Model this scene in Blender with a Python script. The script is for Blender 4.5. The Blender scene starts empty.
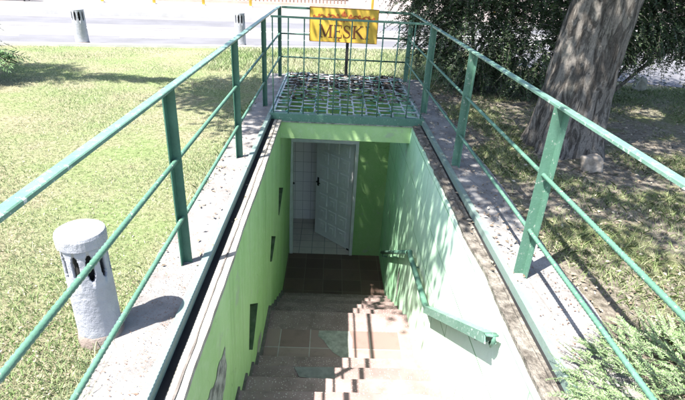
import bpy, bmesh, math, random
import numpy as np
from mathutils import Vector, Matrix, noise
from mathutils.geometry import tessellate_polygon

random.seed(7)
rng = np.random.default_rng(7)
S = bpy.context.scene
COL = S.collection
R = math.radians

# ------------------------------------------------------------------ camera
cam_d = bpy.data.cameras.new("camera")
cam = bpy.data.objects.new("camera", cam_d)
COL.objects.link(cam)
pit, yaw, rol = R(26.07), R(2.168), R(3.171)
F_ = Vector((math.sin(yaw)*math.cos(pit), math.cos(yaw)*math.cos(pit), -math.sin(pit)))
r0 = Vector((math.cos(yaw), -math.sin(yaw), 0)); u0 = r0.cross(F_)
rr = math.cos(rol)*r0 + math.sin(rol)*u0
uu = -math.sin(rol)*r0 + math.cos(rol)*u0
M = Matrix((rr, uu, -F_)).transposed().to_4x4()
M.translation = Vector((0, 0, 1.567))
cam.matrix_world = M
cam_d.sensor_width = 36.0
cam_d.lens = 478.95/685*36
cam_d.clip_start = 0.05
cam_d.clip_end = 2000
S.camera = cam

# ------------------------------------------------------------------ light
SUN_TO = Vector((0.445, 0.33, -1.0)).normalized()       # direction the light travels
W = bpy.data.worlds.new("World"); S.world = W; W.use_nodes = True
nt = W.node_tree
bg = nt.nodes["Background"]
sky = nt.nodes.new("ShaderNodeTexSky"); sky.sky_type = 'NISHITA'; sky.sun_disc = False
sky.sun_elevation = math.asin(-SUN_TO.z)
sky.sun_rotation = math.atan2(-SUN_TO.x, -SUN_TO.y)
sky.air_density = 1.0; sky.dust_density = 1.5
nt.links.new(sky.outputs[0], bg.inputs[0]); bg.inputs[1].default_value = 0.10
sl = bpy.data.lights.new("sun", 'SUN'); sl.energy = 5.0; sl.angle = R(0.5); sl.color = (1.0, 0.95, 0.87)
so = bpy.data.objects.new("sun", sl); COL.objects.link(so)
so.rotation_euler = SUN_TO.to_track_quat('-Z', 'Y').to_euler(); so.location = (-4, -3, 12)
vs = S.view_settings
vs.view_transform = 'Standard'; vs.look = 'None'; vs.gamma = 1; vs.use_curve_mapping = False
vs.exposure = 1.97
S.render.film_transparent = False
S.cycles.max_bounces = 8
S.cycles.diffuse_bounces = 6
try:
    S.cycles.use_denoising = True
except Exception:
    pass

# ------------------------------------------------------------------ helpers
def finish(o, parent, label, cat, group, kind):
    COL.objects.link(o)
    if parent is not None:
        o.parent = parent
    if label: o["label"] = label
    if cat: o["category"] = cat
    if group: o["group"] = group
    if kind: o["kind"] = kind
    return o

def thing(name, loc, label, cat, group=None):
    o = bpy.data.objects.new(name, None)
    o.location = loc; o.empty_display_size = 0.1
    return finish(o, None, label, cat, group, None)

def base_loc(o):
    l = Vector((0, 0, 0))
    while o is not None:
        l += o.location; o = o.parent
    return l

def obj(name, bm, m, parent=None, label=None, cat=None, group=None, kind=None, smooth=False, origin=None):
    """bm holds world coordinates; they become local to the parent (or to origin)."""
    off = base_loc(parent) if parent is not None else Vector(origin or (0, 0, 0))
    if isinstance(bm, bmesh.types.BMesh):
        bmesh.ops.recalc_face_normals(bm, faces=bm.faces)
        me = bpy.data.meshes.new(name); bm.to_mesh(me); bm.free()
    else:
        me = bm
    if off.length > 0: me.transform(Matrix.Translation(-off))
    if smooth:
        me.polygons.foreach_set("use_smooth", [True]*len(me.polygons))
    for mm in (m if isinstance(m, (list, tuple)) else [m]): me.materials.append(mm)
    o = bpy.data.objects.new(name, me)
    if parent is None and off.length > 0: o.location = off
    return finish(o, parent, label, cat, group, kind)

def B(): return bmesh.new()

def box(bm, lo, hi, mi=0):
    x0, y0, z0 = lo; x1, y1, z1 = hi
    v = [bm.verts.new(p) for p in ((x0,y0,z0),(x1,y0,z0),(x1,y1,z0),(x0,y1,z0),(x0,y0,z1),(x1,y0,z1),(x1,y1,z1),(x0,y1,z1))]
    for f in ((0,3,2,1),(4,5,6,7),(0,1,5,4),(1,2,6,5),(2,3,7,6),(3,0,4,7)):
        bm.faces.new([v[i] for i in f]).material_index = mi
    return v

def prism(bm, prof, p0, p1, side, up):
    """extrude a 2-D profile [(s,u)] from p0 to p1"""
    p0 = Vector(p0); p1 = Vector(p1); side = Vector(side).normalized(); up = Vector(up).normalized()
    a = [bm.verts.new(p0 + side*s + up*u) for s, u in prof]
    b = [bm.verts.new(p1 + side*s + up*u) for s, u in prof]
    n = len(prof)
    for i in range(n):
        j = (i+1) % n
        bm.faces.new((a[i], a[j], b[j], b[i]))
    bm.faces.new(a[::-1]); bm.faces.new(b)

def beam(bm, p0, p1, w, h, up=(0,0,1)):
    d = (Vector(p1)-Vector(p0)).normalized(); up = Vector(up)
    s = d.cross(up).normalized(); u = s.cross(d).normalized()
    prism(bm, [(-w/2,-h/2),(w/2,-h/2),(w/2,h/2),(-w/2,h/2)], p0, p1, s, u)

def tube(bm, pts, rad, n=10, cap=True):
    pts = [Vector(p) for p in pts]
    rads = rad if isinstance(rad, (list, tuple)) else [rad]*len(pts)
    prev = None; rings = []
    ref = Vector((0.3, 0.2, 0.93))
    for i, p in enumerate(pts):
        if i == 0: d = pts[1]-p
        elif i == len(pts)-1: d = p-pts[i-1]
        else: d = (pts[i+1]-p).normalized() + (p-pts[i-1]).normalized()
        d.normalize()
        if prev is None:
            s = d.cross(ref)
            if s.length < 1e-3: s = d.cross(Vector((1,0,0)))
        else:
            s = prev - d*prev.dot(d)
        s.normalize(); prev = s; t = d.cross(s)
        rings.append([bm.verts.new(p + (s*math.cos(2*math.pi*k/n) + t*math.sin(2*math.pi*k/n))*rads[i]) for k in range(n)])
    for a, b in zip(rings, rings[1:]):
        for k in range(n):
            bm.faces.new((a[k], a[(k+1)%n], b[(k+1)%n], b[k]))
    if cap:
        bm.faces.new(rings[0][::-1]); bm.faces.new(rings[-1])

def rebar(bm, p0, p1, r, step=0.011):
    """ribbed reinforcing bar"""
    p0 = Vector(p0); p1 = Vector(p1); L = (p1-p0).length; n = int(L/step)
    pts = []; rad = []
    for i in range(n+1):
        pts.append(p0.lerp(p1, i/n)); rad.append(r*(1.12 if i % 2 else 0.90))
    tube(bm, pts, rad, 9)

def ngon(bm, pts, mi=0):
    f = bm.faces.new([bm.verts.new(p) for p in pts]); f.material_index = mi; return f

def mesh_from_np(name, V, Fq):
    """V (n,3) float, Fq (m,k) int : fast polygon mesh"""
    me = bpy.data.meshes.new(name)
    k = Fq.shape[1]
    me.vertices.add(len(V)); me.vertices.foreach_set("co", V.astype(np.float32).ravel())
    me.loops.add(Fq.size); me.loops.foreach_set("vertex_index", Fq.astype(np.int32).ravel())
    me.polygons.add(len(Fq))
    me.polygons.foreach_set("loop_start", np.arange(0, Fq.size, k, dtype=np.int32))
    me.polygons.foreach_set("loop_total", np.full(len(Fq), k, dtype=np.int32))
    me.update(calc_edges=True); me.validate()
    return me

def unit(a):
    return a/np.maximum(np.linalg.norm(a, axis=-1, keepdims=True), 1e-9)

def leaves_mesh(name, P, D, N, Ln, Wd, fold=0.0):
    """diamond leaves: base P, direction D, face normal N (unit), length Ln, width Wd"""
    D = unit(D); Sd = unit(np.cross(D, N)); Nn = np.cross(Sd, D)
    Ln = np.asarray(Ln)[:, None]; Wd = np.asarray(Wd)[:, None]
    mid = P + D*Ln*0.42
    V = np.stack([P, mid + Sd*Wd/2 + Nn*fold*Wd, P + D*Ln, mid - Sd*Wd/2 + Nn*fold*Wd], 1).reshape(-1, 3)
    Fq = np.arange(len(P)*4).reshape(-1, 4)
    return mesh_from_np(name, V, Fq)

# ------------------------------------------------------------------ materials
class NT:
    def __init__(s, name, rough=0.8, spec=0.3):
        s.m = bpy.data.materials.new(name); s.m.use_nodes = True
        s.t = s.m.node_tree; s.p = s.t.nodes["Principled BSDF"]
        s.p.inputs["Roughness"].default_value = rough
        s.p.inputs["Specular IOR Level"].default_value = spec
        s.co = s.t.nodes.new("ShaderNodeTexCoord").outputs["Object"]
    def n(s, kind, **kw):
        x = s.t.nodes.new(kind)
        for k, v in kw.items(): setattr(x, k, v)
        return x
    def l(s, a, b): s.t.links.new(a, b)
    def map(s, scale=(1,1,1), rot=(0,0,0), loc=(0,0,0)):
        x = s.n("ShaderNodeMapping"); s.l(s.co, x.inputs[0])
        x.inputs["Scale"].default_value = scale; x.inputs["Rotation"].default_value = rot; x.inputs["Location"].default_value = loc
        return x.outputs[0]
    def noise(s, scale, detail=4, rough=0.6, vec=None, dist=0.0):
        x = s.n("ShaderNodeTexNoise"); x.inputs["Scale"].default_value = scale
        x.inputs["Detail"].default_value = detail; x.inputs["Roughness"].default_value = rough
        x.inputs["Distortion"].default_value = dist
        s.l(vec or s.co, x.inputs["Vector"]); return x.outputs["Fac"]
    def ramp(s, fac, stops, interp='LINEAR'):
        x = s.n("ShaderNodeValToRGB"); s.l(fac, x.inputs[0]); cr = x.color_ramp; cr.interpolation = interp
        while len(cr.elements) < len(stops): cr.elements.new(0.5)
        for e, (p, c) in zip(cr.elements, stops):
            e.position = p; e.color = (c, c, c, 1) if isinstance(c, (int, float)) else (*c, 1)
        return x.outputs[0]
    def mix(s, fac, a, b, mode='MIX'):
        x = s.n("ShaderNodeMix", data_type='RGBA', blend_type=mode)
        for sock, v in ((x.inputs[0], fac), (x.inputs[6], a), (x.inputs[7], b)):
            if isinstance(v, bpy.types.NodeSocket): s.l(v, sock)
            elif isinstance(v, (int, float)): sock.default_value = v
            else: sock.default_value = (*v, 1)
        return x.outputs[2]
    def col(s, c):
        if isinstance(c, bpy.types.NodeSocket): s.l(c, s.p.inputs["Base Color"])
        else: s.p.inputs["Base Color"].default_value = (*c, 1)
    def bump(s, h, strength=0.4, dist=0.01, prev=None):
        x = s.n("ShaderNodeBump"); x.inputs["Strength"].default_value = strength; x.inputs["Distance"].default_value = dist
        s.l(h, x.inputs["Height"])
        if prev is not None: s.l(prev, x.inputs["Normal"])
        s.l(x.outputs[0], s.p.inputs["Normal"]); return x.outputs[0]
    def rand(s):
        return s.n("ShaderNodeNewGeometry").outputs["Random Per Island"]

def m_simple(name, c1, c2, scale=8, rough=0.8, bump=0.3, bscale=40, bdist=0.005, lo=0.35, hi=0.65, spec=0.3, metal=0.0):
    k = NT(name, rough, spec)
    k.col(k.ramp(k.noise(scale, 5), [(lo, c1), (hi, c2)]))
    if bump: k.bump(k.noise(bscale, 4), bump, bdist)
    k.p.inputs["Metallic"].default_value = metal
    return k.m

def m_paintmetal(name, paint, chip, amount=0.62, rough=0.45, scale=22, paint2=None, rust=0.69):
    k = NT(name, rough, 0.5)
    n1 = k.noise(scale, 7, 0.78); n2 = k.noise(5, 5, 0.7); n3 = k.noise(scale*0.8, 6, 0.75, k.map((1, 1, 1), loc=(7.3, 2.1, 4.4)))
    mask = k.ramp(n1, [(amount, 0.0), (amount+0.03, 1.0)])
    base = k.mix(k.ramp(n2, [(0.3, 0.0), (0.7, 1.0)]), paint, paint2 or tuple(min(1, c*1.5+0.012) for c in paint))
    base = k.mix(k.ramp(k.noise(60, 4, 0.8), [(0.5, 0.0), (0.8, 0.45)]), base, tuple(c*0.5 for c in paint))
    base = k.mix(mask, base, chip)
    base = k.mix(k.ramp(n3, [(rust, 0.0), (rust+0.02, 1.0)]), base, (0.10, 0.045, 0.022))
    k.col(base)
    k.bump(k.noise(70, 4, 0.7), 0.35, 0.004)
    return k.m

MAT = {}
MAT['rail'] = m_paintmetal("green_rail_paint", (0.062, 0.15, 0.105), (0.34, 0.38, 0.35), 0.60, 0.55, 40, (0.085, 0.185, 0.14))
MAT['rail_top'] = m_paintmetal("worn_green_top_paint", (0.085, 0.185, 0.14), (0.50, 0.54, 0.54), 0.58, 0.40, 34, (0.15, 0.26, 0.215))
MAT['post'] = m_paintmetal("shaded_green_post_paint", (0.028, 0.095, 0.066), (0.18, 0.18, 0.13), 0.66, 0.5, 20)  # left posts: rail green darkened, shade on their faces put into the colour
MAT['shaded_rail'] = m_paintmetal("shaded_green_rail_paint", (0.02, 0.06, 0.045), (0.12, 0.14, 0.12), 0.66, 0.5, 16)  # end railing: rail green darkened to stand for the crown's shade
MAT['edge_iron'] = m_paintmetal("pale_green_edge_iron_paint", (0.14, 0.205, 0.18), (0.20, 0.20, 0.18), 0.62, 0.6, 30, (0.17, 0.225, 0.205))
MAT['grate'] = m_paintmetal("grate_bar_paint", (0.30, 0.34, 0.36), (0.10, 0.30, 0.22), 0.52, 0.5, 7, (0.48, 0.48, 0.52))

def m_greenwall(name, c1, c2, c3, blocks=False):
    k = NT(name, 0.85, 0.2)
    sy = k.map((1.0, 1.0, 0.35))
    n1 = k.noise(2.2, 5, 0.6, sy); n2 = k.noise(14, 5, 0.65)
    base = k.mix(k.ramp(n1, [(0.35, 0.0), (0.65, 1.0)]), c1, c2)
    base = k.mix(k.ramp(n2, [(0.5, 0.0), (0.8, 0.6)]), base, c3)
    # hairline cracks and chips with a shape of their own
    vo = k.n("ShaderNodeTexVoronoi", feature='DISTANCE_TO_EDGE'); vo.inputs["Scale"].default_value = 1.3
    wv = k.n("ShaderNodeVectorMath", operation='ADD'); 
    nz = k.n("ShaderNodeTexNoise"); nz.inputs["Scale"].default_value = 3.0; k.l(k.co, nz.inputs["Vector"])
    k.l(k.co, wv.inputs[0]); k.l(nz.outputs["Color"], wv.inputs[1]); k.l(wv.outputs[0], vo.inputs["Vector"])
    crack = k.ramp(vo.outputs["Distance"], [(0.0, 1.0), (0.006, 0.0)])
    crack2 = k.mix(k.ramp(k.noise(1.1, 2), [(0.45, 0.0), (0.6, 0.7)]), (0, 0, 0), crack)
    base = k.mix(crack2, base, tuple(c*0.45 for c in c1))
    chips = k.ramp(k.noise(9, 6, 0.75), [(0.70, 0.0), (0.72, 1.0)])
    base = k.mix(chips, base, (0.42, 0.43, 0.36))
    # run-off streaks
    st_ = k.noise(1.0, 5, 0.65, k.map((1, 11, 0.55)))
    base = k.mix(k.ramp(st_, [(0.52, 0.0), (0.75, 0.45)]), base, tuple(c*0.55 for c in c1))
    dm = k.ramp(k.noise(3.2, 6, 0.7), [(0.60, 0.0), (0.66, 0.55)])
    base = k.mix(dm, base, (0.33, 0.36, 0.28))
    h = k.noise(24, 6, 0.65)
    nb = k.bump(h, 0.4, 0.012)
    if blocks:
        # the paint is paler towards the open, near end of the wall
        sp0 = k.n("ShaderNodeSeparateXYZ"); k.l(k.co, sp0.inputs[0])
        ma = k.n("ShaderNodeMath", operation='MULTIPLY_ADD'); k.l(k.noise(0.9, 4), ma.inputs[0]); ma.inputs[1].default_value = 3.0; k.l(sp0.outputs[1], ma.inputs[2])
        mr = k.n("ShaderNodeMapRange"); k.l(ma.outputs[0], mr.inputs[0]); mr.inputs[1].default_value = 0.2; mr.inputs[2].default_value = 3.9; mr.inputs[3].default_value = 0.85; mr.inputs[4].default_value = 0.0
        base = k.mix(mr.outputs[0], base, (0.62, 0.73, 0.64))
        sep = k.n("ShaderNodeSeparateXYZ"); k.l(k.co, sep.inputs[0])
        cmb = k.n("ShaderNodeCombineXYZ"); k.l(sep.outputs[1], cmb.inputs[0]); k.l(sep.outputs[2], cmb.inputs[1])
        br = k.n("ShaderNodeTexBrick"); k.l(cmb.outputs[0], br.inputs["Vector"])
        br.inputs["Scale"].default_value = 1.0; br.inputs["Brick Width"].default_value = 0.86; br.inputs["Row Height"].default_value = 0.42
        br.inputs["Mortar Size"].default_value = 0.007; br.inputs["Mortar Smooth"].default_value = 0.3
        fade = k.ramp(k.noise(1.7, 3), [(0.35, 0.35), (0.6, 1.0)])
        mm = k.mix(fade, (0, 0, 0), br.outputs["Fac"])
        base = k.mix(mm, base, tuple(c*0.55 for c in c1))
        nb = k.bump(br.outputs["Fac"], -0.3, 0.006, nb)
    k.col(base)
    return k.m
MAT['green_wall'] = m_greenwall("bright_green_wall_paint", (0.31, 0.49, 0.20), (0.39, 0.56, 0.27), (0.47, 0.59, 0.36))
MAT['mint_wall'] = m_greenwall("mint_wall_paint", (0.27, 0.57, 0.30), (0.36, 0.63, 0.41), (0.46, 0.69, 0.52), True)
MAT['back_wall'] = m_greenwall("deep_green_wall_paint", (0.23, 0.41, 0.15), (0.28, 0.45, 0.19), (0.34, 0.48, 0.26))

MAT['concrete'] = m_simple("rough_concrete", (0.36, 0.34, 0.32), (0.56, 0.54, 0.51), 9, 0.92, 0.6, 60, 0.008)
MAT['lip'] = m_simple("weathered_lip_concrete", (0.075, 0.066, 0.056), (0.235, 0.215, 0.19), 17, 0.95, 1.0, 45, 0.025)
MAT['cream_lip'] = m_simple("cream_lip_concrete", (0.22, 0.205, 0.175), (0.36, 0.345, 0.31), 12, 0.9, 0.7, 40, 0.01)
MAT['bare'] = m_simple("exposed_dark_plaster", (0.12, 0.125, 0.115), (0.40, 0.41, 0.37), 16, 0.95, 0.9, 40, 0.02)
MAT['niche_inside'] = m_simple("dark_green_recess", (0.07, 0.12, 0.05), (0.14, 0.20, 0.10), 10, 0.95, 0.5, 40, 0.01)  # dark green for the inside of the niches
MAT['patch'] = m_simple("cement_patch", (0.22, 0.225, 0.20), (0.36, 0.36, 0.32), 18, 0.9, 0.5, 50, 0.006)
MAT['bluegrey'] = m_simple("bluish_cement_patch", (0.15, 0.155, 0.15), (0.21, 0.215, 0.205), 14, 0.9, 0.3, 60, 0.004)
MAT['skirt'] = m_simple("dark_skirting_terrazzo", (0.09, 0.08, 0.075), (0.16, 0.145, 0.135), 20, 0.8, 0.3, 60, 0.004)

def m_kerb(name, crumb):
    k = NT(name, 0.92, 0.2)
    base = k.ramp(k.noise(5, 6, 0.65), [(0.35, (0.15, 0.145, 0.145)), (0.65, (0.255, 0.25, 0.25))])
    sp = k.ramp(k.noise(70, 3, 0.7), [(0.56, 0.0), (0.63, 1.0)])
    reg = k.ramp(k.noise(2.6, 4), [(0.42, 0.0), (0.6, 1.0)])
    mk = k.mix(reg, (0, 0, 0), sp)
    base = k.mix(mk, base, crumb)
    vo = k.n("ShaderNodeTexVoronoi", feature='DISTANCE_TO_EDGE'); vo.inputs["Scale"].default_value = 1.6
    k.l(k.co, vo.inputs["Vector"])
    base = k.mix(k.ramp(vo.outputs["Distance"], [(0.0, 0.6), (0.008, 0.0)]), base, (0.12, 0.11, 0.10))
    k.col(base); k.bump(k.noise(55, 5, 0.7), 0.6, 0.008)
    return k.m
MAT['kerb_left'] = m_kerb("kerb_concrete_with_crumbs", (0.20, 0.11, 0.075))
MAT['kerb_right'] = m_kerb("kerb_concrete_grey", (0.16, 0.13, 0.10))

def m_terrazzo():
    k = NT("dark_terrazzo", 0.65, 0.35)
    vo = k.n("ShaderNodeTexVoronoi"); vo.inputs["Scale"].default_value = 70; k.l(k.co, vo.inputs["Vector"])
    sel = k.ramp(vo.outputs["Distance"], [(0.22, 1.0), (0.30, 0.0)])
    wh = k.n("ShaderNodeTexWhiteNoise"); k.l(vo.outputs["Position"], wh.inputs["Vector"])
    keep = k.ramp(wh.outputs["Value"], [(0.55, 0.0), (0.6, 1.0)])
    base = k.ramp(k.noise(2.5, 5, 0.65), [(0.3, (0.175, 0.122, 0.115)), (0.7, (0.30, 0.222, 0.212))])
    chip = k.mix(wh.outputs["Value"], (0.30, 0.26, 0.23), (0.55, 0.50, 0.47))
    mk = k.mix(keep, (0, 0, 0), sel)
    base = k.mix(mk, base, chip)
    dirt = k.ramp(k.noise(6, 5, 0.7), [(0.52, 0.0), (0.75, 0.6)])
    base = k.mix(dirt, base, (0.10, 0.08, 0.065))
    oi = k.n("ShaderNodeObjectInfo")
    k.col(k.mix(1.0, base, k.ramp(oi.outputs["Random"], [(0.0, 0.78), (1.0, 1.12)]), 'MULTIPLY')); k.bump(k.noise(60, 4), 0.25, 0.004)
    return k.m
MAT['terrazzo'] = m_terrazzo()

def m_tile(name, c1, c2, grout, w, h, axes=(0, 1), mortar=0.006, rough=0.45, off=0.0, dirt=(0.08,0.06,0.05), dirtamt=0.5):
    k = NT(name, rough, 0.4)
    sep = k.n("ShaderNodeSeparateXYZ"); k.l(k.co, sep.inputs[0])
    cmb = k.n("ShaderNodeCombineXYZ"); k.l(sep.outputs[axes[0]], cmb.inputs[0]); k.l(sep.outputs[axes[1]], cmb.inputs[1])
    br = k.n("ShaderNodeTexBrick"); br.offset = off; k.l(cmb.outputs[0], br.inputs["Vector"])
    br.inputs["Scale"].default_value = 1; br.inputs["Brick Width"].default_value = w; br.inputs["Row Height"].default_value = h
    br.inputs["Mortar Size"].default_value = mortar; br.inputs["Color1"].default_value = (*c1, 1); br.inputs["Color2"].default_value = (*c2, 1)
    br.inputs["Mortar"].default_value = (*grout, 1)
    d = k.ramp(k.noise(5, 5, 0.7), [(0.5, 0.0), (0.8, dirtamt)])
    k.col(k.mix(d, br.outputs["Color"], dirt))
    k.bump(br.outputs["Fac"], -0.4, 0.004)
    return k.m
MAT['dark_tile'] = m_tile("dark_brown_floor_tile", (0.085, 0.055, 0.045), (0.13, 0.085, 0.068), (0.15, 0.12, 0.10), 0.30, 0.30, mortar=0.005, dirtamt=0.8)
MAT['brown_tile'] = m_tile("brown_landing_tile", (0.21, 0.135, 0.12), (0.30, 0.215, 0.195), (0.36, 0.33, 0.31), 0.31, 0.31, mortar=0.005)
MAT['white_tile'] = m_tile("white_wall_tile", (0.78, 0.79, 0.80), (0.82, 0.82, 0.83), (0.45, 0.45, 0.46), 0.15, 0.20, (0, 2), 0.004, 0.2, dirtamt=0.1)
MAT['white_tile_side'] = m_tile("white_side_wall_tile", (0.78, 0.79, 0.80), (0.82, 0.82, 0.83), (0.45, 0.45, 0.46), 0.15, 0.20, (1, 2), 0.004, 0.2, dirtamt=0.1)
MAT['beige_tile'] = m_tile("beige_floor_tile", (0.50, 0.46, 0.42), (0.56, 0.52, 0.47), (0.25, 0.24, 0.22), 0.22, 0.22, mortar=0.006, dirtamt=0.25)
MAT['plaster'] = m_simple("white_ceiling_plaster", (0.72, 0.72, 0.70), (0.8, 0.8, 0.78), 5, 0.9, 0.2)
MAT['door'] = m_simple("white_door_paint", (0.66, 0.67, 0.69), (0.74, 0.75, 0.77), 4, 0.45, 0.15, 60, 0.003, spec=0.4)
MAT['frame'] = m_simple("grey_white_frame_paint", (0.50, 0.52, 0.52), (0.62, 0.64, 0.64), 5, 0.5, 0.15)
MAT['black'] = m_simple("black_metal", (0.012, 0.012, 0.014), (0.03, 0.03, 0.032), 8, 0.45, 0.1)

def m_vent():
    k = NT("lumpy_lilac_grey_paint", 0.55, 0.4)
    base = k.ramp(k.noise(6, 5), [(0.3, (0.24, 0.25, 0.295)), (0.7, (0.34, 0.35, 0.385))])
    chips = k.ramp(k.noise(20, 6, 0.75), [(0.70, 0.0), (0.73, 1.0)])
    k.col(k.mix(chips, base, (0.12, 0.125, 0.16)))
    nb = k.bump(k.noise(38, 5, 0.65), 0.7, 0.012)
    return k.m
MAT['vent'] = m_vent()
MAT['vent_base'] = m_simple("bare_brown_cement", (0.16, 0.125, 0.11), (0.24, 0.20, 0.18), 14, 0.95, 0.7, 50, 0.01)
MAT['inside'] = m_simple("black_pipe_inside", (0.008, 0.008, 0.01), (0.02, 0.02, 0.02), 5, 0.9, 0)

MAT['sign'] = m_simple("sign_yellow_paint", (0.50, 0.325, 0.035), (0.60, 0.40, 0.06), 5, 0.5, 0.1, 40, 0.002, spec=0.4)
MAT['sign_edge'] = m_simple("sign_brown_edge_paint", (0.16, 0.07, 0.02), (0.22, 0.10, 0.03), 4, 0.6, 0)
MAT['sign_red'] = m_simple("ornament_red_brown_paint", (0.30, 0.07, 0.02), (0.36, 0.10, 0.03), 9, 0.6, 0)
MAT['sign_brown'] = m_simple("lettering_dark_brown_paint", (0.10, 0.035, 0.015), (0.14, 0.05, 0.02), 9, 0.6, 0)

def m_ground():
    k = NT("dry_lawn_earth", 0.98, 0.1)
    big = k.noise(0.9, 5, 0.65); fine = k.noise(28, 5, 0.75)
    straw = k.ramp(fine, [(0.32, (0.10, 0.085, 0.055)), (0.5, (0.25, 0.225, 0.155)), (0.72, (0.37, 0.34, 0.25))])
    green = k.ramp(fine, [(0.32, (0.06, 0.095, 0.03)), (0.5, (0.16, 0.225, 0.085)), (0.75, (0.25, 0.30, 0.15))])
    lawn = k.mix(k.ramp(big, [(0.4, 0.15), (0.62, 0.85)]), straw, green)
    soil = k.ramp(k.noise(22, 6, 0.75), [(0.35, (0.09, 0.078, 0.062)), (0.55, (0.23, 0.205, 0.17)), (0.75, (0.38, 0.35, 0.30))])
    soilg = k.mix(k.ramp(k.noise(1.6, 4), [(0.5, 0.0), (0.62, 0.75)]), soil, k.ramp(fine, [(0.35, (0.07, 0.09, 0.03)), (0.65, (0.22, 0.24, 0.10))]))
    # earth under the trees on the right (x > 1.3), lawn elsewhere
    sep = k.n("ShaderNodeSeparateXYZ"); k.l(k.co, sep.inputs[0])
    ad = k.n("ShaderNodeMath", operation='MULTIPLY_ADD'); k.l(k.noise(1.2, 3), ad.inputs[0]); ad.inputs[1].default_value = 0.8; k.l(sep.outputs[0], ad.inputs[2])
    mx = k.n("ShaderNodeMapRange"); k.l(ad.outputs[0], mx.inputs[0]); mx.inputs[1].default_value = 1.3; mx.inputs[2].default_value = 1.9
    mx2 = k.n("ShaderNodeMapRange"); k.l(ad.outputs[0], mx2.inputs[0]); mx2.inputs[1].default_value = 4.4; mx2.inputs[2].default_value = 5.6
    mx2.inputs[3].default_value = 1; mx2.inputs[4].default_value = 0.35
    mul = k.n("ShaderNodeMath", operation='MULTIPLY'); k.l(mx.outputs[0], mul.inputs[0]); k.l(mx2.outputs[0], mul.inputs[1])
    k.col(k.mix(mul.outputs[0], lawn, soilg))
    k.bump(k.noise(40, 6, 0.75), 0.9, 0.03)
    return k.m
MAT['ground'] = m_ground()

def m_island(name, cols, rough=0.7, spec=0.25, trans=0.0, noise_scale=None):
    k = NT(name, rough, spec)
    stops = [(i/(len(cols)-1), c) for i, c in enumerate(cols)]
    c = k.ramp(k.rand(), stops)
    if noise_scale:
        c = k.mix(k.ramp(k.noise(noise_scale, 3), [(0.4, 0.0), (0.62, 0.65)]), c, cols[-1])
    k.col(c)
    if trans > 0:
        tr = k.n("ShaderNodeBsdfTranslucent"); k.l(c, tr.inputs[0])
        mx = k.n("ShaderNodeMixShader"); mx.inputs[0].default_value = trans
        k.l(k.p.outputs[0], mx.inputs[1]); k.l(tr.outputs[0], mx.inputs[2])
        k.l(mx.outputs[0], k.t.nodes["Material Output"].inputs[0])
    return k.m
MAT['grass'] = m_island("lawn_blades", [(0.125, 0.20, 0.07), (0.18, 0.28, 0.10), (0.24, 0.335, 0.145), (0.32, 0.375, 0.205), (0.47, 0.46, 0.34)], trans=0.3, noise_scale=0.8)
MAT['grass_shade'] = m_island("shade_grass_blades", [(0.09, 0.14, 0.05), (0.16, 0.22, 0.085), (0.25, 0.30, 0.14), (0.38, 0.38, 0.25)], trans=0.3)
MAT['leaf'] = m_island("tree_leaves", [(0.035, 0.07, 0.018), (0.06, 0.11, 0.03), (0.09, 0.15, 0.04)], 0.5, 0.4, 0.25)
MAT['yew'] = m_island("dark_yew_needles", [(0.018, 0.035, 0.016), (0.032, 0.058, 0.024), (0.05, 0.085, 0.035), (0.075, 0.115, 0.055)], 0.5, 0.4, 0.1)
MAT['conifer'] = m_island("conifer_fronds", [(0.06, 0.12, 0.05), (0.10, 0.19, 0.07), (0.15, 0.25, 0.10)], 0.6, 0.3, 0.2)
MAT['juniper'] = m_island("juniper_sprays", [(0.12, 0.195, 0.08), (0.17, 0.265, 0.115), (0.225, 0.325, 0.16), (0.30, 0.38, 0.23)], 0.6, 0.3, 0.25)
MAT['litter'] = m_island("dry_leaves", [(0.07, 0.055, 0.042), (0.15, 0.12, 0.09), (0.26, 0.22, 0.165), (0.42, 0.38, 0.31)], 0.8, 0.2)
MAT['debris'] = m_island("dark_wet_leaves", [(0.02, 0.016, 0.014), (0.05, 0.04, 0.035), (0.10, 0.08, 0.07), (0.20, 0.17, 0.14)], 0.8, 0.2)
MAT['crumbs'] = m_island("rust_brown_crumbs", [(0.11, 0.06, 0.04), (0.17, 0.11, 0.08), (0.24, 0.19, 0.15)], 0.9, 0.1)

def m_bark():
    k = NT("fissured_bark", 0.95, 0.1)
    v = k.map((15, 15, 3.4))
    big = k.noise(1.0, 8, 0.72, v, 0.8)
    fine = k.noise(55, 5, 0.8)
    ridge = k.ramp(big, [(0.36, 0.0), (0.50, 0.75), (0.70, 1.0)])
    c = k.mix(ridge, (0.075, 0.066, 0.06), k.ramp(fine, [(0.3, (0.165, 0.15, 0.137)), (0.7, (0.335, 0.31, 0.285))]))
    lich = k.ramp(k.noise(4.5, 6, 0.75), [(0.55, 0.0), (0.68, 0.5)])
    k.col(k.mix(lich, c, (0.27, 0.27, 0.235)))
    nb = k.bump(ridge, 1.0, 0.035); k.bump(fine, 0.6, 0.01, nb)
    return k.m
MAT['bark'] = m_bark()
MAT['stone'] = m_simple("pale_field_stone", (0.17, 0.145, 0.12), (0.38, 0.335, 0.29), 11, 0.95, 0.6, 25, 0.02)
MAT['asphalt'] = m_simple("sun_bleached_asphalt", (0.105, 0.105, 0.118), (0.135, 0.135, 0.149), 1.2, 0.9, 0.4, 120, 0.004)
MAT['asphalt_worn'] = m_simple("pale_worn_asphalt", (0.142, 0.139, 0.142), (0.168, 0.165, 0.166), 1.2, 0.9, 0.4, 120, 0.004)
MAT['line'] = m_simple("white_road_paint", (0.72, 0.72, 0.72), (0.8, 0.8, 0.8), 5, 0.8, 0.1)
MAT['kerbstone'] = m_simple("pale_kerbstone", (0.40, 0.395, 0.385), (0.48, 0.475, 0.465), 3, 0.9, 0.2)
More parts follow.
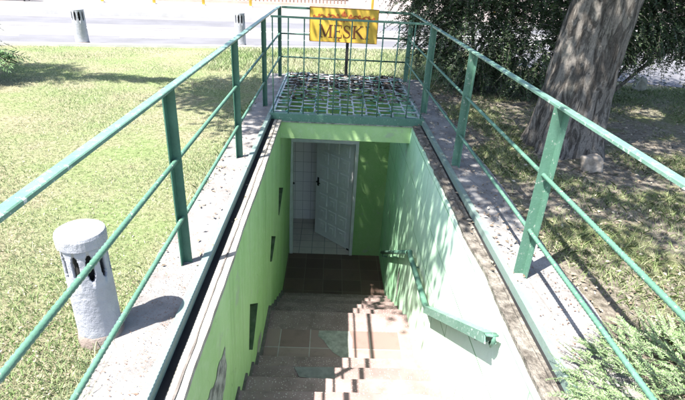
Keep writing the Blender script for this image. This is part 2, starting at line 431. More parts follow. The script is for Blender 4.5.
MAT['pavement'] = m_tile("pinkish_paving", (0.22, 0.185, 0.175), (0.245, 0.21, 0.20), (0.19, 0.165, 0.155), 0.5, 0.5, dirt=(0.20,0.165,0.15), dirtamt=0.3, rough=0.9)
MAT['yellow'] = m_simple("yellow_post_paint", (0.65, 0.45, 0.06), (0.75, 0.55, 0.10), 4, 0.6, 0.1)
MAT['wood'] = m_simple("brown_bench_wood", (0.22, 0.10, 0.04), (0.34, 0.17, 0.07), 6, 0.7, 0.2)
MAT['picket'] = m_simple("brown_fence_paint", (0.13, 0.09, 0.07), (0.22, 0.15, 0.12), 4, 0.7, 0.1)
MAT['pinkwall'] = m_simple("pinkish_plinth_render", (0.50, 0.33, 0.28), (0.58, 0.42, 0.36), 3, 0.9, 0.3)

# ------------------------------------------------------------------ ground, road
GZ = -0.03
def ring_sheet(outer, hole, z):
    bm = B()
    loops = [[Vector((x, y, 0)) for x, y in outer], [Vector((x, y, 0)) for x, y in hole]]
    pts = [Vector((p.x, p.y, z)) for l in loops for p in l]
    vs_ = [bm.verts.new(p) for p in pts]
    for t in tessellate_polygon(loops):
        try: bm.faces.new([vs_[i] for i in t])
        except ValueError: pass
    return bm
obj("ground", ring_sheet([(-400,-400),(400,-400),(400,600),(-400,600)], [(-0.88,0.1),(1.36,0.1),(1.36,7.65),(-0.88,7.65)], GZ), MAT['ground'], kind='structure')

RO = Vector((-0.87, 10.28, 0)); RU = Vector((0.977, 0.215, 0)).normalized(); RV = Vector((-RU.y, RU.x, 0))
def ruv(u, v, z=0.0): return RO + RU*u + RV*v + Vector((0, 0, z))
def road_quad(bm, u0, u1, v0, v1, z): ngon(bm, [ruv(u0,v0,z), ruv(u1,v0,z), ruv(u1,v1,z), ruv(u0,v1,z)])
bm = B(); road_quad(bm, -120, 120, 0.0, 5.2, GZ+0.004)
obj("road", bm, MAT['asphalt'], kind='structure')
bm = B(); road_quad(bm, -120, 120, 1.25, 2.35, GZ+0.0055); road_quad(bm, -120, 120, 2.7, 3.3, GZ+0.0055); road_quad(bm, -120, 120, 4.55, 5.15, GZ+0.0055)
obj("worn_road_lane", bm, MAT['asphalt_worn'], kind='structure')
bm = B(); road_quad(bm, -120, 120, 2.42, 2.58, GZ+0.007)
for i in range(-20, 20):
    road_quad(bm, i*3.1-0.35, i*3.1+0.85, 1.08, 1.19, GZ+0.007)
obj("road_marking", bm, MAT['line'], kind='structure')
# side road that swings towards the right
bm = B(); ngon(bm, [Vector((x, y, GZ+0.006)) for x, y in ((2.9,10.9),(3.5,9.7),(4.2,8.95),(5.2,8.35),(7,7.9),(12,7.5),(40,6.5),(40,17),(8,12.2))])
obj("side_road", bm, MAT['asphalt'], kind='structure')
bm = B()
prism(bm, [(-0.06,-0.1),(0.06,-0.1),(0.06,0.05),(-0.06,0.05)], ruv(-120,-0.06,GZ), ruv(3.6,-0.06,GZ), RV, (0,0,1))
obj("near_kerb", bm, MAT['kerbstone'], kind='structure')
bm = B()
prism(bm, [(-0.07,-0.1),(0.07,-0.1),(0.07,0.12),(-0.07,0.12)], ruv(-120,5.27,GZ), ruv(120,5.27,GZ), RV, (0,0,1))
obj("far_kerb", bm, MAT['kerbstone'], kind='structure')
bm = B(); road_quad(bm, -120, 120, 5.34, 30, GZ+0.115)
obj("far_pavement", bm, MAT['pavement'], kind='structure')

# ------------------------------------------------------------------ kerb strips round the opening
YB, YE = 0.35, 7.62
def wavy_slab(bm, x0, x1, y0, y1, z0, z1, j0=0.0, j1=0.0, n=60, jz=0.0, seed=0):
    """slab along Y whose two long edges wander by j0 / j1"""
    rows = []
    for i in range(n+1):
        y = y0 + (y1-y0)*i/n
        a = x0 + j0*(noise.noise(Vector((y*2.3, seed, 1.7))) + 0.6*noise.noise(Vector((y*9, seed, 4.1))))
        b = x1 + j1*(noise.noise(Vector((y*2.1, seed, 7.7))) + 0.6*noise.noise(Vector((y*8, seed, 9.1))))
        dz = jz*noise.noise(Vector((y*3, seed, 3.3)))
        rows.append([bm.verts.new(p) for p in ((a,y,z0),(b,y,z0),(b,y,z1+dz),(a,y,z1+dz))])
    for p, q in zip(rows, rows[1:]):
        for k in range(4):
            bm.faces.new((p[k], p[(k+1)%4], q[(k+1)%4], q[k]))
    bm.faces.new(rows[0][::-1]); bm.faces.new(rows[-1])

bm = B(); wavy_slab(bm, -0.96, -0.705, YB, YE, -0.25, 0.0, 0.03, 0, seed=1)
obj("concrete_kerb", bm, MAT['kerb_left'], None, "pale concrete strip littered with rust brown crumbs under the left railing", "kerb")
bm = B(); wavy_slab(bm, 1.102, 1.43, YB, YE, -0.25, 0.0, 0, 0.03, seed=2)
obj("concrete_kerb", bm, MAT['kerb_right'], None, "grey concrete strip under the right railing beside the tree and juniper", "kerb")
bm = B(); box(bm, (-0.96, -3, -0.25), (1.43, YB-0.003, 0.0))
obj("paving", bm, MAT['kerb_right'], kind='structure')
bm = B(); box(bm, (-0.70, 7.203, -0.4), (1.10, 7.62, -0.07))
obj("rear_slab", bm, MAT['lip'], kind='structure')

# ------------------------------------------------------------------ left wall
ZB = -3.06
def xl(z): return -0.555 + 0.02*z
holes = [
    [(3.06,-0.883),(3.483,-1.206),(3.30,-1.36),(3.16,-1.455),(2.975,-1.281)],
    [(4.498,-1.103),(4.93,-1.36),(4.56,-1.47),(4.372,-1.355)],
    [(5.243,-0.868),(5.80,-1.125),(5.30,-1.285),(5.22,-1.22)],
]
def wall_panel(bm, xf, y0, y1, z0, z1, holes, sign):
    """front face with openings; xf(z) gives x; back face offset by sign*0.1"""
    outer = [(y0,z0),(y1,z0),(y1,z1),(y0,z1)]
    loops = [outer] + holes
    pts = [p for l in loops for p in l]
    vsx = [bm.verts.new((xf(z), y, z)) for y, z in pts]
    for t in tessellate_polygon([[Vector((y, z, 0)) for y, z in l] for l in loops]):
        try: bm.faces.new([vsx[i] for i in t])
        except ValueError: pass
    bk = [bm.verts.new((xf(z)+sign*0.16, y, z)) for y, z in outer]
    bm.faces.new(bk)
    for i in range(4):
        j = (i+1) % 4
        bm.faces.new((vsx[i], vsx[j], bk[j], bk[i]))
wl = thing("stairwell_wall", (-0.58, 3.7, -3.06), "bright green plastered wall with small dark niches on the left side of the stairs", "wall")
bm = B(); wall_panel(bm, xl, 0.3, 7.049, ZB, -0.075, holes, -1)
obj("wall_face", bm, MAT['green_wall'], wl)
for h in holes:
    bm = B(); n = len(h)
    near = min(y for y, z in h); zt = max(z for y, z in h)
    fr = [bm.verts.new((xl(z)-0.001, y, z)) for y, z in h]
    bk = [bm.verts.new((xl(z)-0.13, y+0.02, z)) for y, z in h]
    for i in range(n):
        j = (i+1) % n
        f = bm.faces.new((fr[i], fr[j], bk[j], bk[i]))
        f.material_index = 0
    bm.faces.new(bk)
    obj("niche", bm, MAT['niche_inside'], wl)
# pale lip on top of the wall and the painted edge iron
bm = B(); wavy_slab(bm, -0.622, -0.545, YB, 5.30, -0.0745, -0.040, 0, 0.007, 90, 0.005, 5)
obj("wall_lip", bm, MAT['cream_lip'], wl)
bm = B(); wavy_slab(bm, -0.590, -0.583, YB, 5.30, -0.045, -0.0345, 0.007, 0.008, 160, 0.002, 15)
obj("lip_crack", bm, MAT['skirt'], wl)
bm = B(); box(bm, (-0.664, YB, -0.30), (-0.623, 5.30, -0.034)); obj("black_strip", bm, MAT['inside'], wl)  # near-black strip between edge iron and wall lip
bm = B(); prism(bm, [(0,0),(0.045,0),(0.045,-0.07),(0.038,-0.07),(0.038,-0.006),(0,-0.006)], (-0.703, YB, 0.012), (-0.703, YE, 0.012), (1,0,0), (0,0,1))
ei = thing("edge_iron", (-0.70, YB, 0.0), "pale green painted angle iron along the left edge of the stair opening", "edge trim")
obj("edge_iron_bar", bm, MAT['edge_iron'], ei)
# flaked patch low on the left wall
def blob(cy, cz, ry, rz, n=26, seed=0, rough=0.45):
    out = []
    for i in range(n):
        a = 2*math.pi*i/n
        f = 1 + rough*noise.noise(Vector((math.cos(a)*1.6, math.sin(a)*1.6, seed*3.1))) + rough*0.5*noise.noise(Vector((math.cos(a)*5, math.sin(a)*5, seed*1.3)))
        out.append((cy + ry*f*math.cos(a), cz + rz*f*math.sin(a)))
    return out
def wall_patch(cy, cz, ry, rz, seed, xf, parent, mat, dx=0.003, rot=0.0):
    bm = B(); pts = blob(0, 0, ry, rz, 30, seed)
    c, s = math.cos(rot), math.sin(rot)
    ngon(bm, [(xf(cz + y*s + z*c)+dx, cy + y*c - z*s, cz + y*s + z*c) for y, z in pts])
    return obj("plaster_patch", bm, mat, parent)
bm = B(); ngon(bm, [(xl(z)+0.003, y, z) for y, z in [(2.17,-0.482),(2.16,-0.56),(2.187,-0.654),(2.15,-0.70),(2.124,-0.753),(2.06,-0.76),(2.031,-0.791),(1.80,-0.60),(1.721,-0.434),(1.77,-0.46),(1.805,-0.443),(1.87,-0.49),(1.932,-0.5),(1.97,-0.465),(2.016,-0.459),(2.08,-0.49)]])
obj("plaster_patch", bm, MAT['bare'], wl)
wall_patch(3.52, -1.74, 0.13, 0.10, 3, xl, wl, MAT['patch'])
# plain sill strip along the wall foot
# ------------------------------------------------------------------ right wall
XR = 0.952
wr = thing("stairwell_wall", (XR, 3.7, -3.06), "mint green block wall on the right side of the stairs, half in full sun", "wall")
bm = B(); wall_panel(bm, lambda z: XR, 0.3, 7.049, ZB, -0.075, [], 1)
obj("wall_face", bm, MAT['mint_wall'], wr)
bm = B(); wavy_slab(bm, 0.965, 1.045, YB, 5.30, -0.0745, -0.045, 0.014, 0, 240, 0.008, 8)
obj("wall_lip", bm, MAT['lip'], wr)
bm = B(); box(bm, (1.047, YB, -0.30), (1.066, 5.30, -0.04)); obj("black_strip", bm, MAT['inside'], wr)  # narrow near-black strip beside the right edge iron
bm = B(); wavy_slab(bm, 0.985, 1.0, YB, 5.30, -0.06, -0.043, 0.016, 0.018, 240, 0.008, 21)
obj("lip_ridge", bm, MAT['lip'], wr)
bm = B(); wavy_slab(bm, 1.025, 1.043, YB, 5.30, -0.06, -0.036, 0.010, 0.0, 240, 0.007, 12)
obj("lip_ridge", bm, MAT['lip'], wr)
bm = B(); prism(bm, [(0,0),(-0.035,0),(-0.035,-0.07),(-0.028,-0.07),(-0.028,-0.006),(0,-0.006)], (1.098, YB, 0.012), (1.098, YE, 0.012), (1,0,0), (0,0,1))
ei = thing("edge_iron", (1.09, YB, 0.0), "pale green painted angle iron along the right edge of the stair opening", "edge trim")
obj("edge_iron_bar", bm, MAT['edge_iron'], ei)
wall_patch(5.0, -2.05, 0.06, 0.26, 4, lambda z: XR, wr, MAT['bare'], -0.003)

# ------------------------------------------------------------------ stairs
st = thing("staircase", (0.2, 4.0, -2.94), "dark terrazzo stairs going down between the green walls with a tiled landing", "stairs")
XS0, XS1 = -0.62, 0.96
steps = []                     # (y_start, y_nosing, z_top)
nos = []
for j in range(6, -4, -1):
    nos.append((2.5-0.3*j, -1.2+0.18*j))
# nos : ... (3.4,-1.74)
prev = 0.3
for ny, nz in nos:
    steps.append((prev-0.03, ny, nz)); prev = ny
LAND = (3.37, 4.27, -1.92)
low = [(4.27+0.29*i, -1.92-0.17*i) for i in range(1, 6)]
def step_mesh(y0, y1, z, th=0.24, skew=0):
    """tread slab with a slightly rounded, worn nosing"""
    bm = B(); n = 70
    prof = [(y0, z-th), (y1-0.012, z-th), (y1-0.012, z-0.05), (y1, z-0.045), (y1, z-0.010), (y1-0.010, z), (y0, z)]
    rows = []
    for i in range(n+1):
        x = XS0 + (XS1-XS0)*i/n
        w = 0.006*noise.noise(Vector((x*4, y1*3, 0.3))) - 0.03*max(0.0, noise.noise(Vector((x*7, y1*5, 2.3)))-0.30) + 0.003*noise.noise(Vector((x*25, y1*5, 9.3)))
        rows.append([bm.verts.new((x, yy + (w if yy > y1-0.02 else 0), zz + (w*0.5 if zz > z-0.02 else 0))) for yy, zz in prof])
    for a, b in zip(rows, rows[1:]):
        for k in range(len(prof)):
            bm.faces.new((a[k], b[k], b[(k+1)%len(prof)], a[(k+1)%len(prof)]))
    bm.faces.new(rows[0]); bm.faces.new(rows[-1][::-1])
    return bm
for y0, y1, z in steps:
    obj("step", step_mesh(y0, y1, z), MAT['terrazzo'], st)
landing = obj("landing", step_mesh(LAND[0], LAND[1], LAND[2]), MAT['terrazzo'], st)
prev = LAND[1]
for y1, z in low:
    obj("step", step_mesh(prev-0.03, y1, z, 0.2), MAT['terrazzo'], st); prev = y1
# band of brown tiles on the landing
bm = B(); box(bm, (XS0+0.02, 3.50, -1.925), (0.93, 3.955, -1.916))
obj("tile_band", bm, MAT['brown_tile'], st)
bm = B(); pts = [(-0.02,3.945),(0.10,3.95),(0.30,3.947),(0.33,3.80),(0.31,3.58),(0.22,3.56),(0.13,3.63),(0.07,3.72),(0.03,3.80),(-0.03,3.86)]
ngon(bm, [(x, yy, -1.913) for x, yy in pts]); obj("cement_patch", bm, MAT['patch'], st)
bm = B(); pts = [(-0.22,3.075),(0.12,3.085),(0.13,2.96),(0.02,2.93),(-0.08,2.955),(-0.17,2.965)]
ngon(bm, [(x, yy, -1.555) for x, yy in pts]); obj("cement_patch", bm, MAT['bluegrey'], st)
# stepped skirting strips along both walls
for side, (a, b) in (("L", (-0.62, -0.563)),):
    for (y0, y1, z) in steps[3:]:
        bm = B(); box(bm, (a, y0+0.035, z-0.02), (b, y1-0.002, z+0.028)); obj("skirting", bm, MAT['skirt'], st)
    bm = B(); box(bm, (a, 3.42, -1.94), (b, 4.27, -1.86)); obj("skirting", bm, MAT['skirt'], st)
    prev = 4.27
    for y1, z in low:
        bm = B(); box(bm, (a, prev+0.003, z-0.02), (b, y1-0.002, z+0.028)); obj("skirting", bm, MAT['skirt'], st); prev = y1

# ------------------------------------------------------------------ bottom floor, lintel, end wall, door, washroom
FZ = -2.94
bm = B(); box(bm, (-0.62, 5.4, FZ-0.2), (0.96, 7.05, FZ)); obj("basement_floor", bm, MAT['dark_tile'], kind='structure')
lin = thing("lintel", (0.2, 5.33, -0.27), "green painted concrete beam across the stairwell under the front of the grate", "beam")
bm = B(); box(bm, (-0.56, 5.335, -0.27), (0.951, 5.56, -0.075)); obj("beam", bm, MAT['green_wall'], lin)
bm = B(); wavy_slab(bm, -0.685, 1.08, 5.315, 5.56, -0.073, -0.02, 0, 0, 4)
obj("beam_cap", bm, MAT['bare'], lin)

ew = thing("end_wall", (0.2, 7.05, FZ), "deep green wall around the white door at the bottom of the stairs", "wall")
DX0, DX1, DZ = -0.60, 0.48, -0.86
bm = B()
box(bm, (DX1, 7.05, FZ-0.1), (0.96, 7.20, -0.075)); box(bm, (-0.75, 7.05, DZ), (DX1, 7.20, -0.075)); box(bm, (-0.75, 7.05, FZ-0.1), (DX0, 7.20, DZ))
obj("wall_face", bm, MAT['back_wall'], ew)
fr = thing("door_frame", (-0.05, 7.08, FZ), "grey white steel frame around the open door at the bottom of the stairs", "door frame")
bm = B()
box(bm, (DX0+0.002, 7.03, FZ), (DX0+0.055, 7.19, DZ-0.002)); box(bm, (DX1-0.05, 7.03, FZ), (DX1-0.002, 7.19, DZ-0.002)); box(bm, (DX0+0.055, 7.03, DZ-0.05), (DX1-0.05, 7.19, DZ-0.002))
obj("jamb", bm, MAT['frame'], fr)
bm = B(); tube(bm, [(DX0+0.057, 7.06, -1.62), (DX0+0.075, 7.05, -1.62)], 0.018, 10); obj("latch", bm, MAT['black'], fr)

# door leaf : hinge at right jamb, swung into the washroom
hx, hy = DX1-0.055, 7.19
ang = math.atan2(7.80-hy, -0.20-hx)
dv = Vector((math.cos(ang), math.sin(ang), 0)); dn = Vector((dv.y, -dv.x, 0))      # dn towards the stairs side
if dn.y > 0: dn = -dn
door = thing("door", (hx, hy, FZ), "white door embossed with rows of square panels standing half open", "door")
def dpt(a, z, n=0.0): return Vector((hx, hy, FZ)) + dv*a + dn*n + Vector((0,0,z))
def dbox(bm, a0, a1, z0, z1, n0, n1):
    v = [bm.verts.new(dpt(a, z, n)) for a, n, z in ((a0,n0,z0),(a1,n0,z0),(a1,n1,z0),(a0,n1,z0),(a0,n0,z1),(a1,n0,z1),(a1,n1,z1),(a0,n1,z1))]
    for f in ((0,3,2,1),(4,5,6,7),(0,1,5,4),(1,2,6,5),(2,3,7,6),(3,0,4,7)): bm.faces.new([v[i] for i in f])
DW, DH = 0.86, 2.0
bm = B(); dbox(bm, 0.0, DW, 0.008, DH, -0.04, 0.0)
def pyr(bm, a0, a1, z0, z1, n, ins, n2):
    o = [bm.verts.new(dpt(a, z, n)) for a, z in ((a0,z0),(a1,z0),(a1,z1),(a0,z1))]
    i_ = [bm.verts.new(dpt(a, z, n2)) for a, z in ((a0+ins,z0+ins),(a1-ins,z0+ins),(a1-ins,z1-ins),(a0+ins,z1-ins))]
    for k in range(4): bm.faces.new((o[k], o[(k+1)%4], i_[(k+1)%4], i_[k]))
    bm.faces.new(i_)
for c in range(3):
    for q in range(7):
        a0 = 0.085 + c*0.24; z0 = 0.12 + q*0.265
        pyr(bm, a0, a0+0.20, z0, z0+0.215, 0.001, 0.012, 0.014)
        pyr(bm, a0+0.03, a0+0.17, z0+0.03, z0+0.185, 0.0135, 0.012, 0.004)
        pyr(bm, a0+0.055, a0+0.145, z0+0.055, z0+0.16, 0.0135, 0.012, 0.020)
obj("leaf", bm, MAT['door'], door)
bm = B(); dbox(bm, DW-0.075, DW-0.035, 0.98, 1.14, 0.001, 0.008); tube(bm, [dpt(DW-0.055, 1.07, 0.008), dpt(DW-0.055, 1.07, 0.05), dpt(DW-0.15, 1.065, 0.055)], 0.009, 8)
obj("handle", bm, MAT['black'], door)
bm = B(); dbox(bm, 0.0, 0.05, 0.0, 0.03, 0.001, 0.006); obj("foot_plate", bm, MAT['black'], door)

# washroom behind the door
RB = 8.30
wt = thing("tiled_wall", (0.0, RB, FZ), "white tiled wall facing the doorway inside the washroom", "wall")
bm = B(); box(bm, (-0.80, RB, FZ), (1.9, RB+0.15, -0.62)); obj("wall_face", bm, MAT['white_tile'], wt)
wt2 = thing("tiled_wall", (-0.8, 7.7, FZ), "white tiled side wall of the washroom to the left inside the doorway", "wall")
bm = B(); box(bm, (-0.95, 7.20, FZ), (-0.801, RB+0.15, -0.62)); obj("wall_face", bm, MAT['white_tile_side'], wt2)
bm = B(); box(bm, (-0.95, 7.051, FZ-0.2), (2.6, RB+0.15, FZ-0.002)); obj("washroom_floor", bm, MAT['beige_tile'], kind='structure')
bm = B(); box(bm, (-0.95, 7.20, -0.62), (1.9, RB+0.15, -0.5)); obj("washroom_ceiling", bm, MAT['plaster'], kind='structure')

# ------------------------------------------------------------------ railings
XL_, XRR = -0.777, 1.142
YP = [0.60, 2.31, 3.985, 5.70, 7.42]
def L_post(bm, x, y, z0, z1, w, t, sx, sy):
    prof = [(0,0),(sx*w,0),(sx*w,sy*t),(sx*t,sy*t),(sx*t,sy*w),(0,sy*w)]
    prism(bm, prof, (x, y, z0), (x, y, z1), (1,0,0), (0,1,0))
def side_rail(x, sgn, label, w):
    t = thing("railing", (x, YP[0], 0), label, "railing")
    # top rail: angle iron, flat leg on top, upright leg on the outer/inner side
    bm = B()
    y0, y1 = -0.6, YP[-1]+0.03
    prism(bm, [(-0.021,0),(-0.017,0.003),(0.017,0.003),(0.021,0),(0.021,-0.012),(-0.021,-0.012)] , (x, y0, 1.0), (x, y1, 1.0), (1,0,0), (0,0,1))
    obj("top_rail", bm, MAT['rail_top'], t)
    bm = B(); rebar(bm, (x, y0, 0.625), (x, y1, 0.625), 0.0115); obj("rail", bm, MAT['rail'], t, smooth=True)
    bm = B(); rebar(bm, (x, y0, 0.288), (x, y1, 0.288), 0.0115); obj("rail", bm, MAT['rail'], t, smooth=True)
    for yy in YP + [-0.55]:
        bm = B(); L_post(bm, x - w/2 if sgn < 0 else x + w/2, yy+0.012, -0.02, 0.993, w, 0.006, 1 if sgn < 0 else -1, -1)
        obj("post", bm, MAT['post'] if sgn < 0 else MAT['rail'], t)
    return t
side_rail(XL_, -1, "green steel railing with ribbed bars and worn top rail on the left lawn side", 0.05)
side_rail(XRR, 1, "green steel railing with ribbed bars on the right side by the big tree", 0.06)
br_ = thing("railing", (0.2, 7.45, 0), "shaded steel end railing behind the grate and the yellow sign", "railing")
bm = B(); beam(bm, (XL_+0.03, 7.44, 0.985), (XRR-0.03, 7.44, 0.985), 0.05, 0.03); obj("top_rail", bm, MAT['shaded_rail'], br_)
for zz in (0.625, 0.29):
    bm = B(); tube(bm, [(XL_, 7.44, zz), (XRR, 7.44, zz)], 0.012, 9); obj("rail", bm, MAT['shaded_rail'], br_, smooth=True)

# front guard over the lintel
gd = thing("guard_panel", (0.2, 5.36, 0.03), "thin upright green bar guard standing along the front edge of the grate", "guard rail")
YG = 5.345
bm = B(); beam(bm, (-0.655, YG, 1.055), (1.045, YG, 1.055), 0.02, 0.02); obj("top_bar", bm, MAT['rail'], gd)
for i in range(11):
    x = -0.637 + i*(1.68/10)
    bm = B(); tube(bm, [(x, YG, 0.03), (x + random.uniform(-.006,.006), YG, 0.55), (x, YG, 1.05)], 0.0075, 8, True)
    obj("upright_bar", bm, MAT['rail'], gd, smooth=True)

# ------------------------------------------------------------------ grate
gr = thing("grate", (0.2, 6.4, 0.02), "welded steel bar grate strewn with dark leaves over the lower stairs", "grate")
GY0, GY1, GX0, GX1 = 5.315, 7.60, -0.645, 1.055
bm = B()
prism(bm, [(0,0.03),(0.07,0.03),(0.07,0.022),(0.008,0.022),(0.008,-0.055),(0,-0.055)], (GX0-0.03, GY0-0.01, 0), (GX1+0.03, GY0-0.01, 0), (0,1,0), (0,0,1))
obj("front_angle", bm, MAT['rail'], gr)
bm = B()
beam(bm, (GX0, GY0+0.06, 0.012), (GX0, GY1, 0.012), 0.02, 0.025); beam(bm, (GX0-0.035, GY0+0.06, 0.012), (GX0-0.035, GY1, 0.012), 0.014, 0.02)
beam(bm, (GX1, GY0+0.06, 0.012), (GX1, GY1, 0.012), 0.02, 0.025); beam(bm, (GX0-0.02, GY1, 0.012), (GX1+0.02, GY1, 0.012), 0.03, 0.025)
obj("frame", bm, MAT['grate'], gr)
ncol = 11
xs = [GX0 + (GX1-GX0)*i/(ncol) for i in range(ncol+1)]
for i in range(1, ncol):
    bm = B(); pts = []
    for j in range(15):
        yy = GY0+0.05 + (GY1-GY0-0.05)*j/14
        pts.append((xs[i] + random.uniform(-.010,.010), yy, 0.014 + random.uniform(-.004,.004)))
    tube(bm, pts, 0.010, 7); obj("long_bar", bm, MAT['grate'], gr, smooth=True)
rows = 13
for j in range(rows):
    bm = B()
    yy = GY0 + 0.14 + (GY1-GY0-0.2)*j/(rows-1)
    pts = []
    for i in range(ncol):
        o = (0.05 if i % 2 else -0.05) + random.uniform(-.04,.04)
        pts += [(xs[i]+0.004, yy+o, 0.026), (xs[i+1]-0.004, yy+o+random.uniform(-.02,.02), 0.026)]
    tube(bm, pts, 0.0095, 7)
    obj("cross_bar", bm, MAT['grate'], gr, smooth=True)

# ------------------------------------------------------------------ sign
SX0, SX1, SZ0, SZ1, SY = -0.335, 0.650, 0.548, 1.010, 7.39
sg = thing("sign", (0.22, SY, 0.1), "yellow board lettered MĘSKI under a red brown flourish on a dark post", "sign")
bm = B(); box(bm, (SX0, SY-0.006, SZ0), (SX1, SY+0.012, SZ1)); obj("board", bm, MAT['sign'], sg)
bm = B()
e = 0.008
box(bm, (SX0-e, SY-0.009, SZ0-e), (SX0, SY+0.014, SZ1+e)); box(bm, (SX1, SY-0.009, SZ0-e), (SX1+e, SY+0.014, SZ1+e))
box(bm, (SX0, SY-0.009, SZ0-e), (SX1, SY+0.014, SZ0)); box(bm, (SX0, SY-0.009, SZ1), (SX1, SY+0.014, SZ1+e))
obj("border", bm, MAT['sign_edge'], sg)
bm = B(); beam(bm, (0.225, SY+0.03, 0.05), (0.225, SY+0.03, SZ1-0.03), 0.045, 0.02, (0,1,0)); obj("post", bm, MAT['black'], sg)
SW, SH = SX1-SX0, SZ1-SZ0
def sp(u, v, d): return (SX0+u*SW, SY-0.0065-d, SZ1-v*SH)
def flat(bm, pts, d=0.002):
    f = [bm.verts.new(sp(u, v, d)) for u, v in pts]; b = [bm.verts.new(sp(u, v, 0)) for u, v in pts]
    bm.faces.new(f)
    for i in range(len(pts)):
        j = (i+1) % len(pts); bm.faces.new((f[i], b[i], b[j], f[j]))
asp = SW/SH
def stroke(bm, pts, w, d=0.002, lift=False):
    """ribbon along pts (u,v); w in v units, scalar or list"""
    n = len(pts); ws = w if isinstance(w, (list, tuple)) else [w]*n
    L_, R__ = [], []
    for i in range(n):
        a = pts[max(0, i-1)]; b = pts[min(n-1, i+1)]
        dx, dy = (b[0]-a[0])*asp, b[1]-a[1]; l = math.hypot(dx, dy) or 1
        nx, ny = -dy/l, dx/l
        L_.append((pts[i][0]+nx*ws[i]/2/asp, pts[i][1]+ny*ws[i]/2)); R__.append((pts[i][0]-nx*ws[i]/2/asp, pts[i][1]-ny*ws[i]/2))
    dd = d
    for i in range(n-1):
        flat(bm, [L_[i], L_[i+1], R__[i+1], R__[i]], dd)
VT, VB = 0.50, 0.865
TK, TN, SE = 0.062, 0.028, 0.022
def stem(bm, u, t, v0=VT, v1=VB): stroke(bm, [(u, v0), (u, v1)], t)
def serif(bm, u, v, w): stroke(bm, [(u-w/2, v), (u+w/2, v)], SE, 0.0027)
def letter(f):
    bm = B(); f(bm); obj("letter", bm, MAT['sign_brown'], sg)
def LM(bm):
    stem(bm, 0.165, TN); stem(bm, 0.305, TK)
    stroke(bm, [(0.163, VT), (0.232, VB-0.01)], TK, 0.0022); stroke(bm, [(0.232, VB-0.01), (0.30, VT)], TN, 0.0024)
    for u, v, w in ((0.165, VB, 0.055), (0.305, VB, 0.06), (0.155, VT, 0.045), (0.312, VT, 0.05)): serif(bm, u, v, w)
def LE(bm):
    stem(bm, 0.378, TK); stroke(bm, [(0.355, VT), (0.465, VT)], 0.026, 0.0025); stroke(bm, [(0.355, VB), (0.470, VB)], 0.026, 0.0025); stroke(bm, [(0.38, 0.675), (0.44, 0.675)], 0.024, 0.0025)
    stroke(bm, [(0.465, VT-0.01), (0.463, VT+0.075)], 0.02, 0.0028); stroke(bm, [(0.470, VB+0.01), (0.468, VB-0.085)], 0.02, 0.0028); stroke(bm, [(0.44, 0.635), (0.44, 0.715)], 0.018, 0.0028)
    stroke(bm, [(0.452, VB+0.01), (0.425, VB+0.05), (0.422, VB+0.085), (0.44, VB+0.10), (0.455, VB+0.088)], [0.018, 0.032, 0.036, 0.028, 0.014], 0.0023)
def LS(bm):
    pts = []; ws = []
    ctl = [(0.588,0.575),(0.575,0.525),(0.548,0.502),(0.520,0.520),(0.508,0.565),(0.518,0.620),(0.548,0.668),(0.580,0.715),(0.594,0.770),(0.585,0.825),(0.555,0.862),(0.522,0.850),(0.503,0.785)]
    wt_ = [0.02,0.026,0.030,0.034,0.045,0.06,0.068,0.06,0.045,0.034,0.030,0.026,0.02]
    stroke(bm, ctl, wt_); stroke(bm, [(0.589, 0.505), (0.589, 0.60)], 0.018, 0.0027); stroke(bm, [(0.502, 0.76), (0.502, 0.86)], 0.018, 0.0027)
def LK(bm):
    stem(bm, 0.66, TK); stroke(bm, [(0.665, 0.69), (0.765, VT)], TN, 0.0023); stroke(bm, [(0.695, 0.655), (0.785, VB)], TK, 0.0025)
    for u, v, w in ((0.66, VB, 0.06), (0.66, VT, 0.06), (0.765, VT, 0.05), (0.785, VB, 0.055)): serif(bm, u, v, w)
def LI(bm):
    stem(bm, 0.855, TK)
    serif(bm, 0.855, VT, 0.06); serif(bm, 0.855, VB, 0.06)
for f in (LM, LE, LS, LK, LI): letter(f)
# flourish
bm = B()
def fstroke(bm, pts, w, d=0.002): stroke(bm, [(u, 0.245+(v-0.29)*1.3) for u, v in pts], w, d)
def spiral(cx, cy, r0_, r1_, a0, a1, n=22):
    return [(cx + (r0_+(r1_-r0_)*i/n)*math.cos(a0+(a1-a0)*i/n)/asp, cy + (r0_+(r1_-r0_)*i/n)*math.sin(a0+(a1-a0)*i/n)) for i in range(n+1)]
for s in (-1, 1):
    def mu(pts): return [(0.5 + s*(u-0.5), v) for u, v in pts]
    wave = [(0.5+0.06+0.38*i/40, 0.29 + 0.035*math.sin(i/40*math.pi*5.0)*(1-0.3*i/40)) for i in range(41)]
    fstroke(bm, mu(wave), [0.05*(1-0.4*i/40) for i in range(41)])
    for cx, cy, r, a in ((0.60, 0.265, 0.055, 0.5), (0.66, 0.325, 0.05, 3.4), (0.73, 0.265, 0.05, 0.6), (0.80, 0.325, 0.045, 3.6), (0.87, 0.275, 0.04, 0.8), (0.935, 0.30, 0.045, 3.0)):
        fstroke(bm, mu(spiral(cx, cy, r, 0.008, a, a+2*math.pi*1.1*(1 if cy < 0.3 else -1))), [0.038-0.012*i/22 for i in range(23)], 0.0023)
    for k in range(5):
        a = -math.pi/2 + s*0.28*k
        fstroke(bm, [(0.5+0.02*math.cos(a)/asp, 0.30+0.02*math.sin(a)), (0.5+0.07*math.cos(a)/asp, 0.30+0.09*math.sin(a)), (0.5+0.125*math.cos(a+s*0.12)/asp, 0.30+(0.15-0.012*k)*math.sin(a+s*0.12))], [0.010, 0.034, 0.014], 0.0025+0.0001*k)
    fstroke(bm, mu([(0.5,0.36),(0.54,0.385),(0.58,0.37),(0.62,0.385)]), [0.03,0.026,0.022,0.012], 0.0021)
